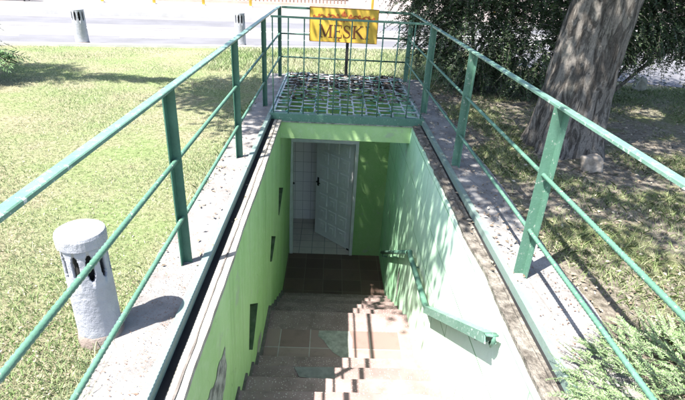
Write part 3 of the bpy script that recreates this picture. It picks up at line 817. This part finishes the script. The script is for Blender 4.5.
fstroke(bm, [(0.485,0.375),(0.515,0.375)], 0.06, 0.0028); fstroke(bm, [(0.5,0.39),(0.5,0.44)], [0.035,0.012], 0.003)
obj("flourish", bm, MAT['sign_red'], sg)

# ------------------------------------------------------------------ wall handrail
hr = thing("handrail", (0.88, 3.2, -1.0), "bent green steel handrail fixed to the sunlit mint wall along the stairs", "handrail")
HP = [(0.882,1.93,-0.115),(0.882,3.22,-0.97),(0.882,4.18,-1.04),(0.882,6.25,-2.36)]
def hsec(bm, a, b, w, h):
    d = (Vector(b)-Vector(a)).normalized(); up = Vector((0,0,1)); s = Vector((1,0,0)); u = s.cross(d).normalized()
    if u.z < 0: u = -u
    # inverted channel: top plate and two legs
    prism(bm, [(-w/2,0),(w/2,0),(w/2,-h),(w/2-0.006,-h),(w/2-0.006,-0.008),(-w/2+0.006,-0.008),(-w/2+0.006,-h),(-w/2,-h)], a, b, s, u)
bm = B(); hsec(bm, HP[0], HP[1], 0.062, 0.058); obj("upper_rail", bm, MAT['rail_top'], hr)
bm = B(); tube(bm, [Vector(HP[1])+Vector((0,-0.03,-0.02)), Vector(HP[1])+Vector((0,0.04,-0.035)), Vector(HP[2])+Vector((0,-0.03,-0.03)), HP[2], Vector(HP[2])+Vector((0,0.08,-0.06))], 0.026, 10); obj("landing_rail", bm, MAT['rail'], hr, smooth=True)
bm = B(); tube(bm, [Vector(HP[2])+Vector((0,0.075,-0.055)), HP[3]], 0.024, 10); obj("lower_rail", bm, MAT['rail'], hr, smooth=True)
bm = B(); a = Vector(HP[0]); d0 = (Vector(HP[0])-Vector(HP[1])).normalized()
prism(bm, [(-0.032,0.004),(0.032,0.004),(0.032,-0.004),(-0.032,-0.004)], a+d0*0.001+Vector((0,0,-0.004)), a+d0*0.03+Vector((0,0,-0.012)), (1,0,0), (0,0,1))
tube(bm, [a+d0*0.03+Vector((-0.03,0,-0.012)), a+d0*0.036+Vector((0.0,0,-0.016)), a+d0*0.03+Vector((0.034,0,-0.012))], 0.008, 8)
tube(bm, [a+d0*0.034+Vector((0.012,0,-0.016)), a+d0*0.034+Vector((0.014,0,-0.06)), a+d0*0.012+Vector((0.016,0,-0.09)), a+Vector((0.02,0.02,-0.085))], [0.011,0.010,0.009,0.008], 8); obj("end_hook", bm, MAT['rail'], hr, smooth=True)
for p in (0.12, 0.9):
    q = Vector(HP[0]).lerp(Vector(HP[1]), p)
    bm = B(); tube(bm, [q+Vector((0,0,-0.04)), q+Vector((0.0,0.01,-0.09)), q+Vector((0.071,0.01,-0.10))], 0.009, 8); obj("bracket", bm, MAT['rail'], hr)
for q in (Vector(HP[1]).lerp(Vector(HP[2]), 0.8), Vector(HP[2]).lerp(Vector(HP[3]), 0.5), Vector(HP[2]).lerp(Vector(HP[3]), 0.93)):
    bm = B(); tube(bm, [q+Vector((0,0,-0.01)), q+Vector((0.0,0.0,-0.07)), q+Vector((0.071,0,-0.08))], 0.010, 8); obj("bracket", bm, MAT['rail'], hr)

# ------------------------------------------------------------------ vent pipes
def vent(x, y, r, h, cap, label, tilt=0.0, seed=0):
    t = thing("vent_pipe", (x, y, GZ), label, "vent pipe", "slotted vent pipes standing on the lawn")
    zs0, zs1 = h-0.205, h-0.075       # slots
    n = 180; ns = 10
    if not cap: zs0, zs1 = h-0.19, h-0.03
    bm = B()
    def ring(z, rad, i):
        a = 2*math.pi*i/n
        w = 1 + 0.012*noise.noise(Vector((math.cos(a)*2.5, math.sin(a)*2.5, z*7+seed)))
        return (x+rad*w*math.cos(a), y+rad*w*math.sin(a), z)
    zl = [0.0] + [zs0*k/8 for k in range(1, 9)] + [zs0+(zs1-zs0)*k/24 for k in range(1, 25)] + [h]
    grid = [[bm.verts.new(ring(z, r*(1.03-0.05*z/h), i)) for i in range(n)] for z in zl]
    def open_(k, i):
        zc = (zl[k]+zl[k+1])/2
        if not (zs0 < zc < zs1): return False
        ph = (i+0.5)/n*ns % 1.0
        rel = abs((zc-(zs0+zs1)/2)/((zs1-zs0)/2))
        wd = 0.52*math.sqrt(max(0.0, 1-rel**5))
        return abs(ph-0.5) < wd/2
    for k in range(len(zl)-1):
        for i in range(n):
            if open_(k, i): continue
            bm.faces.new((grid[k][i], grid[k][(i+1)%n], grid[k+1][(i+1)%n], grid[k+1][i]))
    b = obj("body", bm, MAT['vent'], t, smooth=True)
    so_ = b.modifiers.new("wall", 'SOLIDIFY'); so_.thickness = 0.014; so_.offset = -1
    bm = B(); tube(bm, [(x, y, zs0-0.1), (x, y, zs1+0.03)], r*0.55, 20); obj("core", bm, MAT['inside'], t)
    bm = B()
    if cap:
        tube(bm, [(x,y,h-0.055),(x,y,h-0.05),(x,y,h-0.008),(x,y,h+0.004),(x,y,h+0.010)], [r*1.02, r*1.10, r*1.11, r*1.07, r*0.96], 40)
    else:
        tube(bm, [(x,y,h-0.02),(x,y,h+0.002),(x,y,h+0.01)], [r*0.99, r*1.0, r*0.93], 40)
    obj("cap", bm, MAT['vent'], t)
    bm = B(); tube(bm, [(x,y,GZ-0.05),(x,y,GZ+0.02),(x,y,GZ+0.055),(x,y,GZ+0.07)], [r*1.16, r*1.12, r*1.06, r*1.0], 30); obj("footing", bm, MAT['vent_base'], t, smooth=True)
vent(-1.012, 1.735, 0.089, 0.53, True, "pale capped vent pipe with dark slots beside the left railing, nearest the steps", seed=1)
vent(-4.72, 9.52, 0.115, 0.60, False, "small grey slotted vent pipe at the far lawn edge, away from the railing", seed=5)
vent(-1.86, 10.16, 0.105, 0.62, False, "small grey slotted vent pipe by the road seen over the left top rail", seed=9)

# ------------------------------------------------------------------ big tree
tr = thing("tree", (2.45, 4.55, GZ), "thick leaning tree trunk with dark fissured bark and overhead crown right of the railing", "tree")
def trunk_mesh():
    bm = B(); n = 60
    ctr = [(2.42,4.58,-0.12,0.42),(2.42,4.58,0.0,0.385),(2.42,4.58,0.12,0.352),(2.425,4.58,0.3,0.33),(2.43,4.58,0.6,0.315),(2.435,4.58,1.0,0.295),(2.45,4.58,1.5,0.275),(2.54,4.56,2.1,0.27),(2.68,4.52,2.7,0.27),(2.72,4.46,3.2,0.25)]
    P = []
    for a, b in zip(ctr, ctr[1:]):
        m = max(2, int((b[2]-a[2])/0.035))
        for k in range(m): P.append([a[q]+(b[q]-a[q])*k/m for q in range(4)])
    P.append(list(ctr[-1]))
    rings = []
    for cx, cy, z, r in P:
        cx += 0.04; cy += 0.14; row = []
        for i in range(n):
            a = 2*math.pi*i/n
            fl = math.exp(-max(z, -0.1)*4.5)*0.13*(math.sin(a*5+0.7)+0.5*math.sin(a*3+2.0))
            rg = 0.028*noise.noise(Vector((math.cos(a)*6, math.sin(a)*6, z*1.3))) + 0.034*abs(noise.noise(Vector((math.cos(a)*11, math.sin(a)*11, z*2.6)))) + 0.05*noise.noise(Vector((math.cos(a)*1.5, math.sin(a)*1.5, z*0.9)))
            rad = r*(1+fl) + rg
            row.append(bm.verts.new((cx+rad*math.cos(a), cy+rad*math.sin(a), z)))
        rings.append(row)
    for a, b in zip(rings, rings[1:]):
        for i in range(n): bm.faces.new((a[i], a[(i+1)%n], b[(i+1)%n], b[i]))
    bm.faces.new(rings[-1])
    return bm
obj("trunk", trunk_mesh(), MAT['bark'], tr, smooth=True)
limbs = [
    [(2.72,4.5,3.0),(2.2,4.2,3.6),(1.2,3.9,4.2),(0.0,3.7,4.7),(-1.2,3.8,5.0)],
    [(2.72,4.5,3.1),(2.4,3.9,3.9),(1.9,3.0,4.6),(1.3,2.2,5.1)],
    [(2.72,4.5,3.1),(2.7,4.7,4.2),(2.4,5.2,5.4),(1.8,5.8,6.6)],
    [(2.72,4.5,3.1),(3.4,4.4,4.0),(4.3,4.2,4.9),(5.2,4.1,5.6)],
    [(2.6,4.6,3.0),(2.0,5.2,3.7),(0.9,5.9,4.5),(-0.6,6.0,4.8),(-2.4,5.4,4.9)],
    [(2.72,4.5,3.1),(3.2,5.3,4.1),(3.7,6.3,5.1)],
]
for L_ in limbs:
    bm = B(); n = len(L_); tube(bm, L_, [0.17*(1-0.8*i/(n-1)) for i in range(n)], 9); obj("limb", bm, MAT['bark'], tr, smooth=True)
def crown_leaves():
    P = []; D = []; N = []
    cl = []
    tries = 0
    def shade_ok(c):
        """the crown reaches only where the photograph shows its shade on the ground"""
        x, y = c[0] + 0.43*c[2], c[1] + 0.33*c[2]
        if x > 1.2: lim = 2.55 - 0.05*x
        elif x > 0.3: lim = 3.0 - 0.5*(x-0.3)
        elif x > -1.0: lim = 3.0 + 1.15*(0.3-x)
        else: return 6.0 < y < 7.1 and x > -1.75
        return lim + 0.42 < y < (7.6 if x < 1.5 else 10)
    while len(cl) < 420 and tries < 60000:
        tries += 1
        c = np.array([rng.uniform(-4.2, 5.2), rng.uniform(0.6, 8.6), rng.uniform(3.4, 6.4)])
        q = np.linalg.norm((c - np.array([1.2, 4.7, 4.9]))/np.array([4.6, 4.1, 1.8]))
        if q > 1 or not shade_ok(c): continue
        cl.append(c)
    def extra(n_, x0, x1, y0, y1):
        for _ in range(n_):
            sx, sy, h_ = rng.uniform(x0, x1), rng.uniform(y0, y1), rng.uniform(4.2, 6.2)
            cl.append(np.array([sx-0.43*h_, sy-0.33*h_, h_]))
    extra(75, -1.0, 1.2, 5.3, 7.0); extra(48, -1.8, -0.9, 5.9, 7.0); extra(16, 0.6, 1.1, 4.3, 5.4); extra(13, 0.62, 1.1, 3.1, 4.1)
    for c in cl:
        k = 95; r = rng.uniform(0.35, 0.65)
        d = unit(rng.normal(size=(k, 3)))
        p = c + d*r*rng.uniform(0.2, 1, (k, 1))**0.5*np.array([1.2, 1.2, 0.55])
        P.append(p); D.append(unit(d + rng.normal(size=(k,3))*0.6 + np.array([0,0,-0.5]))); N.append(unit(rng.normal(size=(k,3))*0.6 + np.array([-0.2,-0.2,1])))
    P = np.concatenate(P); D = np.concatenate(D); N = np.concatenate(N); n = len(P)
    return leaves_mesh("crown", P, D, N, rng.uniform(0.08, 0.13, n), rng.uniform(0.045, 0.07, n), 0.05)
obj("crown", crown_leaves(), MAT['leaf'], tr)

# ------------------------------------------------------------------ dark yew shrubs
def sprays(P0, D0, L0, npairs=12, ll=0.035, lw=0.010, droop=0.5, up=(0,0,1), flat_=0.35):
    """twigs with two ranks of leaflets; returns leaf arrays and twig polylines"""
    P = []; D = []; N = []; LL = []; TW = []
    for p, d, L in zip(P0, D0, L0):
        d = d/np.linalg.norm(d); s = np.cross(d, np.array(up)); s = s/max(np.linalg.norm(s), 1e-6)
        tilt = rng.uniform(-1, 1)*0.7; nn = np.cross(s, d); s = s*math.cos(tilt) + nn*math.sin(tilt); nn = np.cross(s, d)
        t = (np.arange(npairs)+0.5)/npairs
        pts = p + d*L*t[:, None] + np.array([0,0,-1.0])*(droop*L*t**2)[:, None]
        TW.append([p, p + d*L*0.5 + np.array([0,0,-droop*L*0.25]), p + d*L + np.array([0,0,-droop*L])])
        tang = unit(d + np.array([0,0,-1.0])*(2*droop*t)[:, None])
        for sg_ in (-1, 1):
            P.append(pts); D.append(unit(tang*0.75 + sg_*s + rng.normal(size=(npairs,3))*0.18)); N.append(np.repeat(nn[None], npairs, 0) + rng.normal(size=(npairs,3))*flat_)
            LL.append(ll*(1.15-0.6*t)*rng.uniform(0.8, 1.2, npairs))
        P.append(pts[-1:]); D.append(tang[-1:]); N.append(nn[None]); LL.append(np.array([ll*0.7]))
    P = np.concatenate(P); D = np.concatenate(D); N = unit(np.concatenate(N)); LL = np.concatenate(LL)
    return P, D, N, LL, LL*(lw/ll), TW
def twigs_bm(TW, r):
    bm = B()
    for t in TW: tube(bm, t, [r, r*0.8, r*0.3], 4, False)
    return bm
def yew(name, base, centers, nspray, label, cat="shrub"):
    t = thing(name, base, label, cat, "dark feathery shrubs behind the tree trunk")
    P0 = []; D0 = []; L0 = []
    cs = np.array([c[:3] for c in centers]); rs = np.array([c[3:6] for c in centers])
    wts = np.array([c[6] for c in centers], float); wts /= wts.sum()
    for _ in range(nspray):
        i = rng.choice(len(cs), p=wts)
        u = unit(rng.normal(size=3)); rad = rng.uniform(0.25, 1)**0.45
        p = cs[i] + u*rs[i]*rad
        if p[2] < 0.0: continue
        P0.append(p); D0.append(u*np.array([1,1,0.5]) + rng.normal(size=3)*0.55 + np.array([0,0,-0.25])); L0.append(rng.uniform(0.16, 0.40))
    P, D, N, LL, WW, TW = sprays(P0, D0, L0, 12, 0.060, 0.021, 0.45)
    obj("foliage", leaves_mesh("foliage", P, D, N, LL, WW, 0.1), MAT['yew'], t)
    obj("twigs", twigs_bm(TW, 0.004), MAT['bark'], t)
    for k in range(7):
        i = k % len(cs); bm = B(); b = Vector(base) + Vector((random.uniform(-.25,.25), random.uniform(-.2,.2), -0.05))
        e_ = Vector(cs[i]) + Vector((random.uniform(-.3,.3), random.uniform(-.3,.3), random.uniform(0,.4)))
        mid = b.lerp(e_, 0.5) + Vector((random.uniform(-.15,.15), random.uniform(-.15,.15), 0.15))
        tube(bm, [b, mid, e_], [0.03, 0.02, 0.008], 6); obj("stem", bm, MAT['bark'], t, smooth=True)
yew("yew_shrub", (2.1, 7.4, GZ), [
    (1.55, 7.7, 0.95, 0.45, 0.40, 0.6, 0.8), (2.1, 7.2, 0.75, 0.6, 0.5, 0.75, 1.6), (2.8, 7.0, 0.7, 0.6, 0.5, 0.75, 1.6), (1.9, 7.5, 1.7, 0.9, 0.6, 0.6, 1.5), (2.9, 7.2, 1.7, 0.9, 0.6, 0.7, 1.3), (1.25, 7.9, 1.5, 0.5, 0.4, 0.45, 0.6)],
    2900, "dense dark feathery shrub left of the trunk, overhanging the right railing corner")
yew("yew_shrub", (4.0, 7.0, GZ), [
    (3.5, 6.7, 0.95, 0.45, 0.45, 0.55, 0.9), (4.2, 6.9, 1.1, 0.6, 0.5, 0.5, 1.0), (5.0, 7.0, 1.15, 0.7, 0.5, 0.5, 1.2), (6.0, 7.2, 1.15, 0.7, 0.5, 0.5, 1.1), (3.8, 6.9, 1.8, 0.8, 0.6, 0.5, 0.8), (5.0, 7.0, 1.9, 1.0, 0.6, 0.5, 0.8)],
    2700, "open dark feathery shrub right of the trunk with drooping twigs before the road")

# ------------------------------------------------------------------ conifer at the far left
cf = thing("conifer", (-5.55, 6.2, GZ), "bushy green conifer with feathery boughs at the left edge of the lawn", "tree")
bm = B(); tube(bm, [(-5.55,6.2,GZ-0.05),(-5.5,6.2,1.5),(-5.55,6.15,3.4)], [0.11,0.08,0.03], 9); obj("trunk", bm, MAT['bark'], cf, smooth=True)
P0 = []; D0 = []; L0 = []
for k in range(620):
    z_ = rng.uniform(0.1, 3.2); a = rng.uniform(0, 2*math.pi); rmax = 1.25*(1-z_/4.2); rr_ = rmax*rng.uniform(0.3, 1)
    P0.append(np.array([-5.55+rr_*math.cos(a), 6.2+rr_*math.sin(a), z_])); D0.append(np.array([math.cos(a), math.sin(a), 0.15]) + rng.normal(size=3)*0.3); L0.append(rng.uniform(0.2, 0.42))
for k in range(260):
    f = rng.uniform(0, 1); P0.append(np.array([-5.4+1.75*f, 5.95, 2.75+0.25*f]) + rng.normal(size=3)*np.array([.12,.16*(1-0.7*f),.05])); D0.append(np.array([1, rng.uniform(-.8,.8), -0.1])); L0.append(rng.uniform(0.2, 0.35))
for k in range(150):
    f = rng.uniform(0, 1); P0.append(np.array([-5.1+0.80*f, 6.35, 0.42-0.1*f]) + rng.normal(size=3)*np.array([.1,.15,.16*(1.1-f)])); D0.append(np.array([1, rng.uniform(-.6,.6), -0.05])); L0.append(rng.uniform(0.18, 0.32))
P, D, N, LL, WW, TW = sprays(P0, D0, L0, 11, 0.09, 0.016, 0.35)
obj("foliage", leaves_mesh("foliage", P, D, N, LL, WW, 0.1), MAT['conifer'], cf)
bm = twigs_bm(TW, 0.004); tube(bm, [(-5.5,6.15,2.6),(-4.6,6.0,2.85),(-3.7,5.95,3.0)], [0.03,0.02,0.006], 6); obj("twigs", bm, MAT['bark'], cf)

# ------------------------------------------------------------------ juniper by the right kerb
jn = thing("juniper", (1.75, 1.55, GZ), "low sunlit feathery juniper spilling over the right kerb, nearest the camera", "plant")
P0 = []; D0 = []; L0 = []
for k in range(1500):
    a = rng.uniform(0, 2*math.pi); f = rng.uniform(0.0, 1)**0.6
    x_ = 1.86 + 0.84*f*math.cos(a); y_ = 1.24 + 0.60*f*math.sin(a)
    z_ = 0.02 + 0.16*(1-f*f)*rng.uniform(0.4, 1)
    P0.append(np.array([x_, y_, z_])); D0.append(np.array([math.cos(a), math.sin(a), 0.35]) + rng.normal(size=3)*0.4); L0.append(rng.uniform(0.07, 0.18))
P, D, N, LL, WW, TW = sprays(P0, D0, L0, 20, 0.019, 0.0058, 0.25)
obj("foliage", leaves_mesh("foliage", P, D, N, LL, WW, 0.1), MAT['juniper'], jn)
obj("twigs", twigs_bm(TW, 0.0022), MAT['bark'], jn)

# ------------------------------------------------------------------ stones
def rock(name, c, s, label, seed, mat):
    bm = B(); bmesh.ops.create_icosphere(bm, subdivisions=4, radius=1)
    for v in bm.verts:
        p = v.co.copy(); q = Vector([math.copysign(abs(t)**0.65, t) for t in p])
        q *= 1 + 0.30*noise.noise(p*1.4+Vector((seed,0,0))) + 0.10*noise.noise(p*4+Vector((seed,3,0)))
        v.co = Vector(c) + Vector((q.x*s[0], q.y*s[1], q.z*s[2]))
    return obj(name, bm, mat, None, label, "stone", smooth=True, origin=(c[0], c[1], GZ))
rock("stone", (2.43, 4.08, 0.04), (0.092, 0.075, 0.085), "pale blocky stone lying at the foot of the thick leaning trunk", 3, MAT['stone'])
rock("stone", (5.02, 7.75, 0.06), (0.075, 0.08, 0.12), "small dark upright stone at the grass edge by the side road", 8, MAT['patch'])

# ------------------------------------------------------------------ far side of the road
PZ = GZ+0.115
for u, v, w_ in ((-5.1, 8.1, "leftmost yellow post on the far pavement, between the bench and the fence"), (-3.5, 8.15, "yellow post before the left part of the brown fence across the road"),
                (-1.9, 8.2, "yellow post before the middle of the brown fence across the road"), (-0.3, 8.25, "yellow post before the right part of the brown fence across the road"),
                (4.2, 8.3, "yellow post across the road just right of the yellow sign"), (9.3, 8.3, "yellow post across the road behind the shrub, farthest to the right")):
    p = ruv(u, v)
    t = thing("barrier_post", (p.x, p.y, PZ), w_, "post", "yellow posts along the far pavement")
    bm = B(); tube(bm, [(p.x,p.y,PZ),(p.x,p.y,PZ+0.9),(p.x,p.y,PZ+0.93)], [0.05,0.05,0.03], 12); obj("shaft", bm, MAT['yellow'], t, smooth=True)
    bm = B(); tube(bm, [(p.x,p.y,PZ),(p.x,p.y,PZ+0.03)], [0.09,0.085], 12); obj("collar", bm, MAT['kerbstone'], t)
fn = thing("fence", tuple(ruv(-3, 9.6, PZ)), "brown picket fence on a pinkish plinth across the road", "fence")
bm = B(); prism(bm, [(-0.1,0),(0.1,0),(0.1,0.10),(-0.1,0.10)], ruv(-5.2,9.6,PZ), ruv(3.6,9.6,PZ), RV, (0,0,1)); obj("plinth", bm, MAT['pinkwall'], fn)
bm = B()
for i in range(60):
    p = ruv(-5.1+i*0.145, 9.6, PZ+0.10); box(bm, (p.x-0.028, p.y-0.012, p.z), (p.x+0.028, p.y+0.012, p.z+0.9))
pk = obj("pickets", bm, MAT['picket'], fn)
bm = B()
for zz in (0.25, 0.8): prism(bm, [(-0.015,-0.03),(0.015,-0.03),(0.015,0.03),(-0.015,0.03)], ruv(-5.2,9.63,PZ+zz), ruv(3.6,9.63,PZ+zz), RV, (0,0,1))
obj("fence_rail", bm, MAT['picket'], fn)
bp = (-9.2, 16.6)
bn = thing("bench", (bp[0], bp[1], PZ), "brown bench on black legs on the far pavement at the left edge", "bench")
bm = B()
for q in range(4): beam(bm, ruv(-9.3, 7.55+q*0.11, PZ+0.44), ruv(-7.0, 7.55+q*0.11, PZ+0.44), 0.09, 0.035)
bn.location = ruv(-8.2, 7.7, PZ)
obj("seat", bm, MAT['wood'], bn)
for u in (-9.2, -8.2, -7.2):
    bm = B(); tube(bm, [ruv(u,7.52,PZ), ruv(u-0.05,7.56,PZ+0.42)], 0.025, 8); obj("leg", bm, MAT['black'], bn)
    bm = B(); tube(bm, [ruv(u,7.95,PZ), ruv(u-0.02,7.88,PZ+0.42)], 0.025, 8); obj("leg", bm, MAT['black'], bn)

# ------------------------------------------------------------------ grass, litter, crumbs
def blades(name, X, Y, Z, H, Wd, lean, mat, label=None):
    n = len(X); a = rng.uniform(0, 2*np.pi, n); b = rng.uniform(0, 2*np.pi, n)
    P = np.stack([X, Y, Z], 1); side = np.stack([np.cos(a), np.sin(a), np.zeros(n)], 1)
    ln = np.stack([np.cos(b), np.sin(b), np.zeros(n)], 1)*(H*lean)[:, None]
    top = P + ln + np.stack([np.zeros(n), np.zeros(n), H], 1)
    mid = P + ln*0.35 + np.stack([np.zeros(n), np.zeros(n), H*0.6], 1)
    V = np.stack([P - side*Wd[:, None], P + side*Wd[:, None], mid + side*Wd[:, None]*0.7, top, mid - side*Wd[:, None]*0.7], 1).reshape(-1, 3)
    me = mesh_from_np(name, V, np.arange(n*5).reshape(-1, 5))
    return obj(name, me, mat, kind='stuff')
def nz2(x, y, s, seed): return np.array([noise.noise(Vector((a*s, b*s, seed))) for a, b in zip(x, y)])
# lawn on the left: denser near the camera
n = 170000
yy = 0.6 + 9.6*rng.uniform(0, 1, n)**1.55
xx = -0.93 - (rng.uniform(0, 1, n)**1.25)*(1.0 + 0.78*yy)
g = nz2(xx, yy, 0.9, 2.0)
keep = rng.uniform(0, 1, n) < np.clip(0.62 + 1.2*g, 0.12, 1)
dv_ = (xx-RO.x)*RV.x + (yy-RO.y)*RV.y
keep &= dv_ < -0.15
xx, yy, g = xx[keep], yy[keep], g[keep]; n = len(xx)
blades("lawn_grass", xx, yy, np.full(n, GZ-0.003), rng.uniform(0.007, 0.028, n)*(1+0.6*np.clip(g, -.3, 1)), rng.uniform(0.0010, 0.0024, n)*(1+0.13*yy), rng.uniform(0.2, 1.3, n), MAT['grass'])
n = 26000
xx = rng.uniform(-2.2, 3.4, n); yy = 7.7 + rng.uniform(0, 1, n)*3.0
dv_ = (xx-RO.x)*RV.x + (yy-RO.y)*RV.y; keep = dv_ < -0.15
xx, yy = xx[keep], yy[keep]; n = len(xx)
blades("verge_grass", xx, yy, np.full(n, GZ-0.003), rng.uniform(0.03, 0.10, n), rng.uniform(0.003, 0.006, n), rng.uniform(0.3, 1.2, n), MAT['grass'])
n = 130000
xx = 1.38 + 4.6*rng.uniform(0, 1, n)**1.2; yy = 1.2 + 6.8*rng.uniform(0, 1, n)**1.2
g = nz2(xx, yy, 1.3, 5.0); keep = rng.uniform(0, 1, n) < np.clip(0.22 + 1.9*g + 0.9*np.clip((xx-3.6)/2, 0, 1), 0.02, 1)
keep &= ((xx-2.42)**2 + (yy-4.58)**2) > 0.42**2
keep &= ~((xx > 3.9) & (yy > 8.2))
xx, yy = xx[keep], yy[keep]; n = len(xx)
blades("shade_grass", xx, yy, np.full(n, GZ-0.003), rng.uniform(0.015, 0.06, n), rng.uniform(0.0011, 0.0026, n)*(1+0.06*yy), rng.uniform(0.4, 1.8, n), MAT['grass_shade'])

def litter(name, X, Y, Z, L, mat):
    n = len(X); P = np.stack([X, Y, Z], 1); a = rng.uniform(0, 2*np.pi, n)
    D = np.stack([np.cos(a), np.sin(a), rng.uniform(-.15, .3, n)], 1); N = unit(rng.normal(size=(n, 3))*0.35 + np.array([0, 0, 1]))
    obj(name, leaves_mesh(name, P, D, N, L, L*rng.uniform(0.35, 0.6, n), 0.2), mat, kind='stuff')
n = 16000
xx = 1.36 + 5*rng.uniform(0, 1, n)**1.2; yy = 1.0 + 7.5*rng.uniform(0, 1, n)
litter("fallen_leaves", xx, yy, GZ + rng.uniform(0.006, 0.02, n), 0.012 + 0.035*rng.uniform(0, 1, n)**2, MAT['litter'])
n = 800
xx = np.where(rng.uniform(0,1,n) < 0.72, rng.uniform(1.0, 1.42, n), rng.uniform(-0.95, -0.62, n)); yy = 2.2 + 5.2*rng.uniform(0, 1, n)
zz = np.where((xx < 1.08) & (xx > 0.5), -0.03, np.where((xx > -0.66) & (xx < 0), -0.04, 0.006))
litter("kerb_leaves", xx, yy, zz + rng.uniform(0, 0.008, n), rng.uniform(0.012, 0.045, n), MAT['litter'])
n = 2100
yy = 7.58 - (rng.uniform(0, 1, n)**2.2)*1.6; xx = rng.uniform(-0.62, 1.03, n)
keep = (yy > 7.06) | (rng.uniform(0,1,n) < 0.5)
xx, yy = xx[keep], yy[keep]; n = len(xx)
litter("grate_leaves", xx, yy, np.where(yy > 7.06, rng.uniform(-0.06, 0.03, n), rng.uniform(0.022, 0.045, n)), rng.uniform(0.05, 0.11, n), MAT['debris'])
n = 5000
xx = -0.94 + 0.23*rng.uniform(0, 1, n)**0.9; yy = 0.8 + 4.6*rng.uniform(0, 1, n)**1.2
g = nz2(xx, yy, 2.3, 8.0); keep = rng.uniform(0,1,n) < np.clip(0.35+1.5*g, 0.03, 1)
xx, yy = xx[keep], yy[keep]; n = len(xx)
litter("kerb_crumbs", xx, yy, np.full(n, 0.004) + rng.uniform(0, .004, n), rng.uniform(0.003, 0.010, n), MAT['crumbs'])
n = 500
xx = 1.11 + 0.3*rng.uniform(0, 1, n)**0.9; yy = 1.2 + 3*rng.uniform(0, 1, n)
litter("kerb_seeds", xx, yy, np.full(n, 0.004) + rng.uniform(0, .004, n), rng.uniform(0.005, 0.02, n), MAT['crumbs'])

n = 22000
yy = 0.7 + 5.5*rng.uniform(0, 1, n)**1.5; xx = -0.97 - rng.uniform(0, 1, n)**1.2*(0.9+0.75*yy)
litter("lawn_litter", xx, yy, GZ + rng.uniform(0.004, 0.018, n), 0.004 + 0.014*rng.uniform(0, 1, n)**3, MAT['litter'])
n = 2600
xx = np.where(rng.uniform(0,1,n) < 0.75, -0.965 + rng.normal(0, 0.022, n), -0.93 + rng.normal(0, 0.03, n)); yy = 1.0 + 6.4*rng.uniform(0, 1, n)
g = nz2(xx*0, yy, 1.9, 3.0); keep = rng.uniform(0, 1, n) < np.clip(0.35+1.6*g, 0, 1); xx, yy = xx[keep], yy[keep]; n = len(xx)
blades("kerb_grass", xx, yy, np.full(n, GZ), rng.uniform(0.035, 0.075, n), rng.uniform(0.0012, 0.0026, n), rng.uniform(0.3, 1.3, n), MAT['grass'])
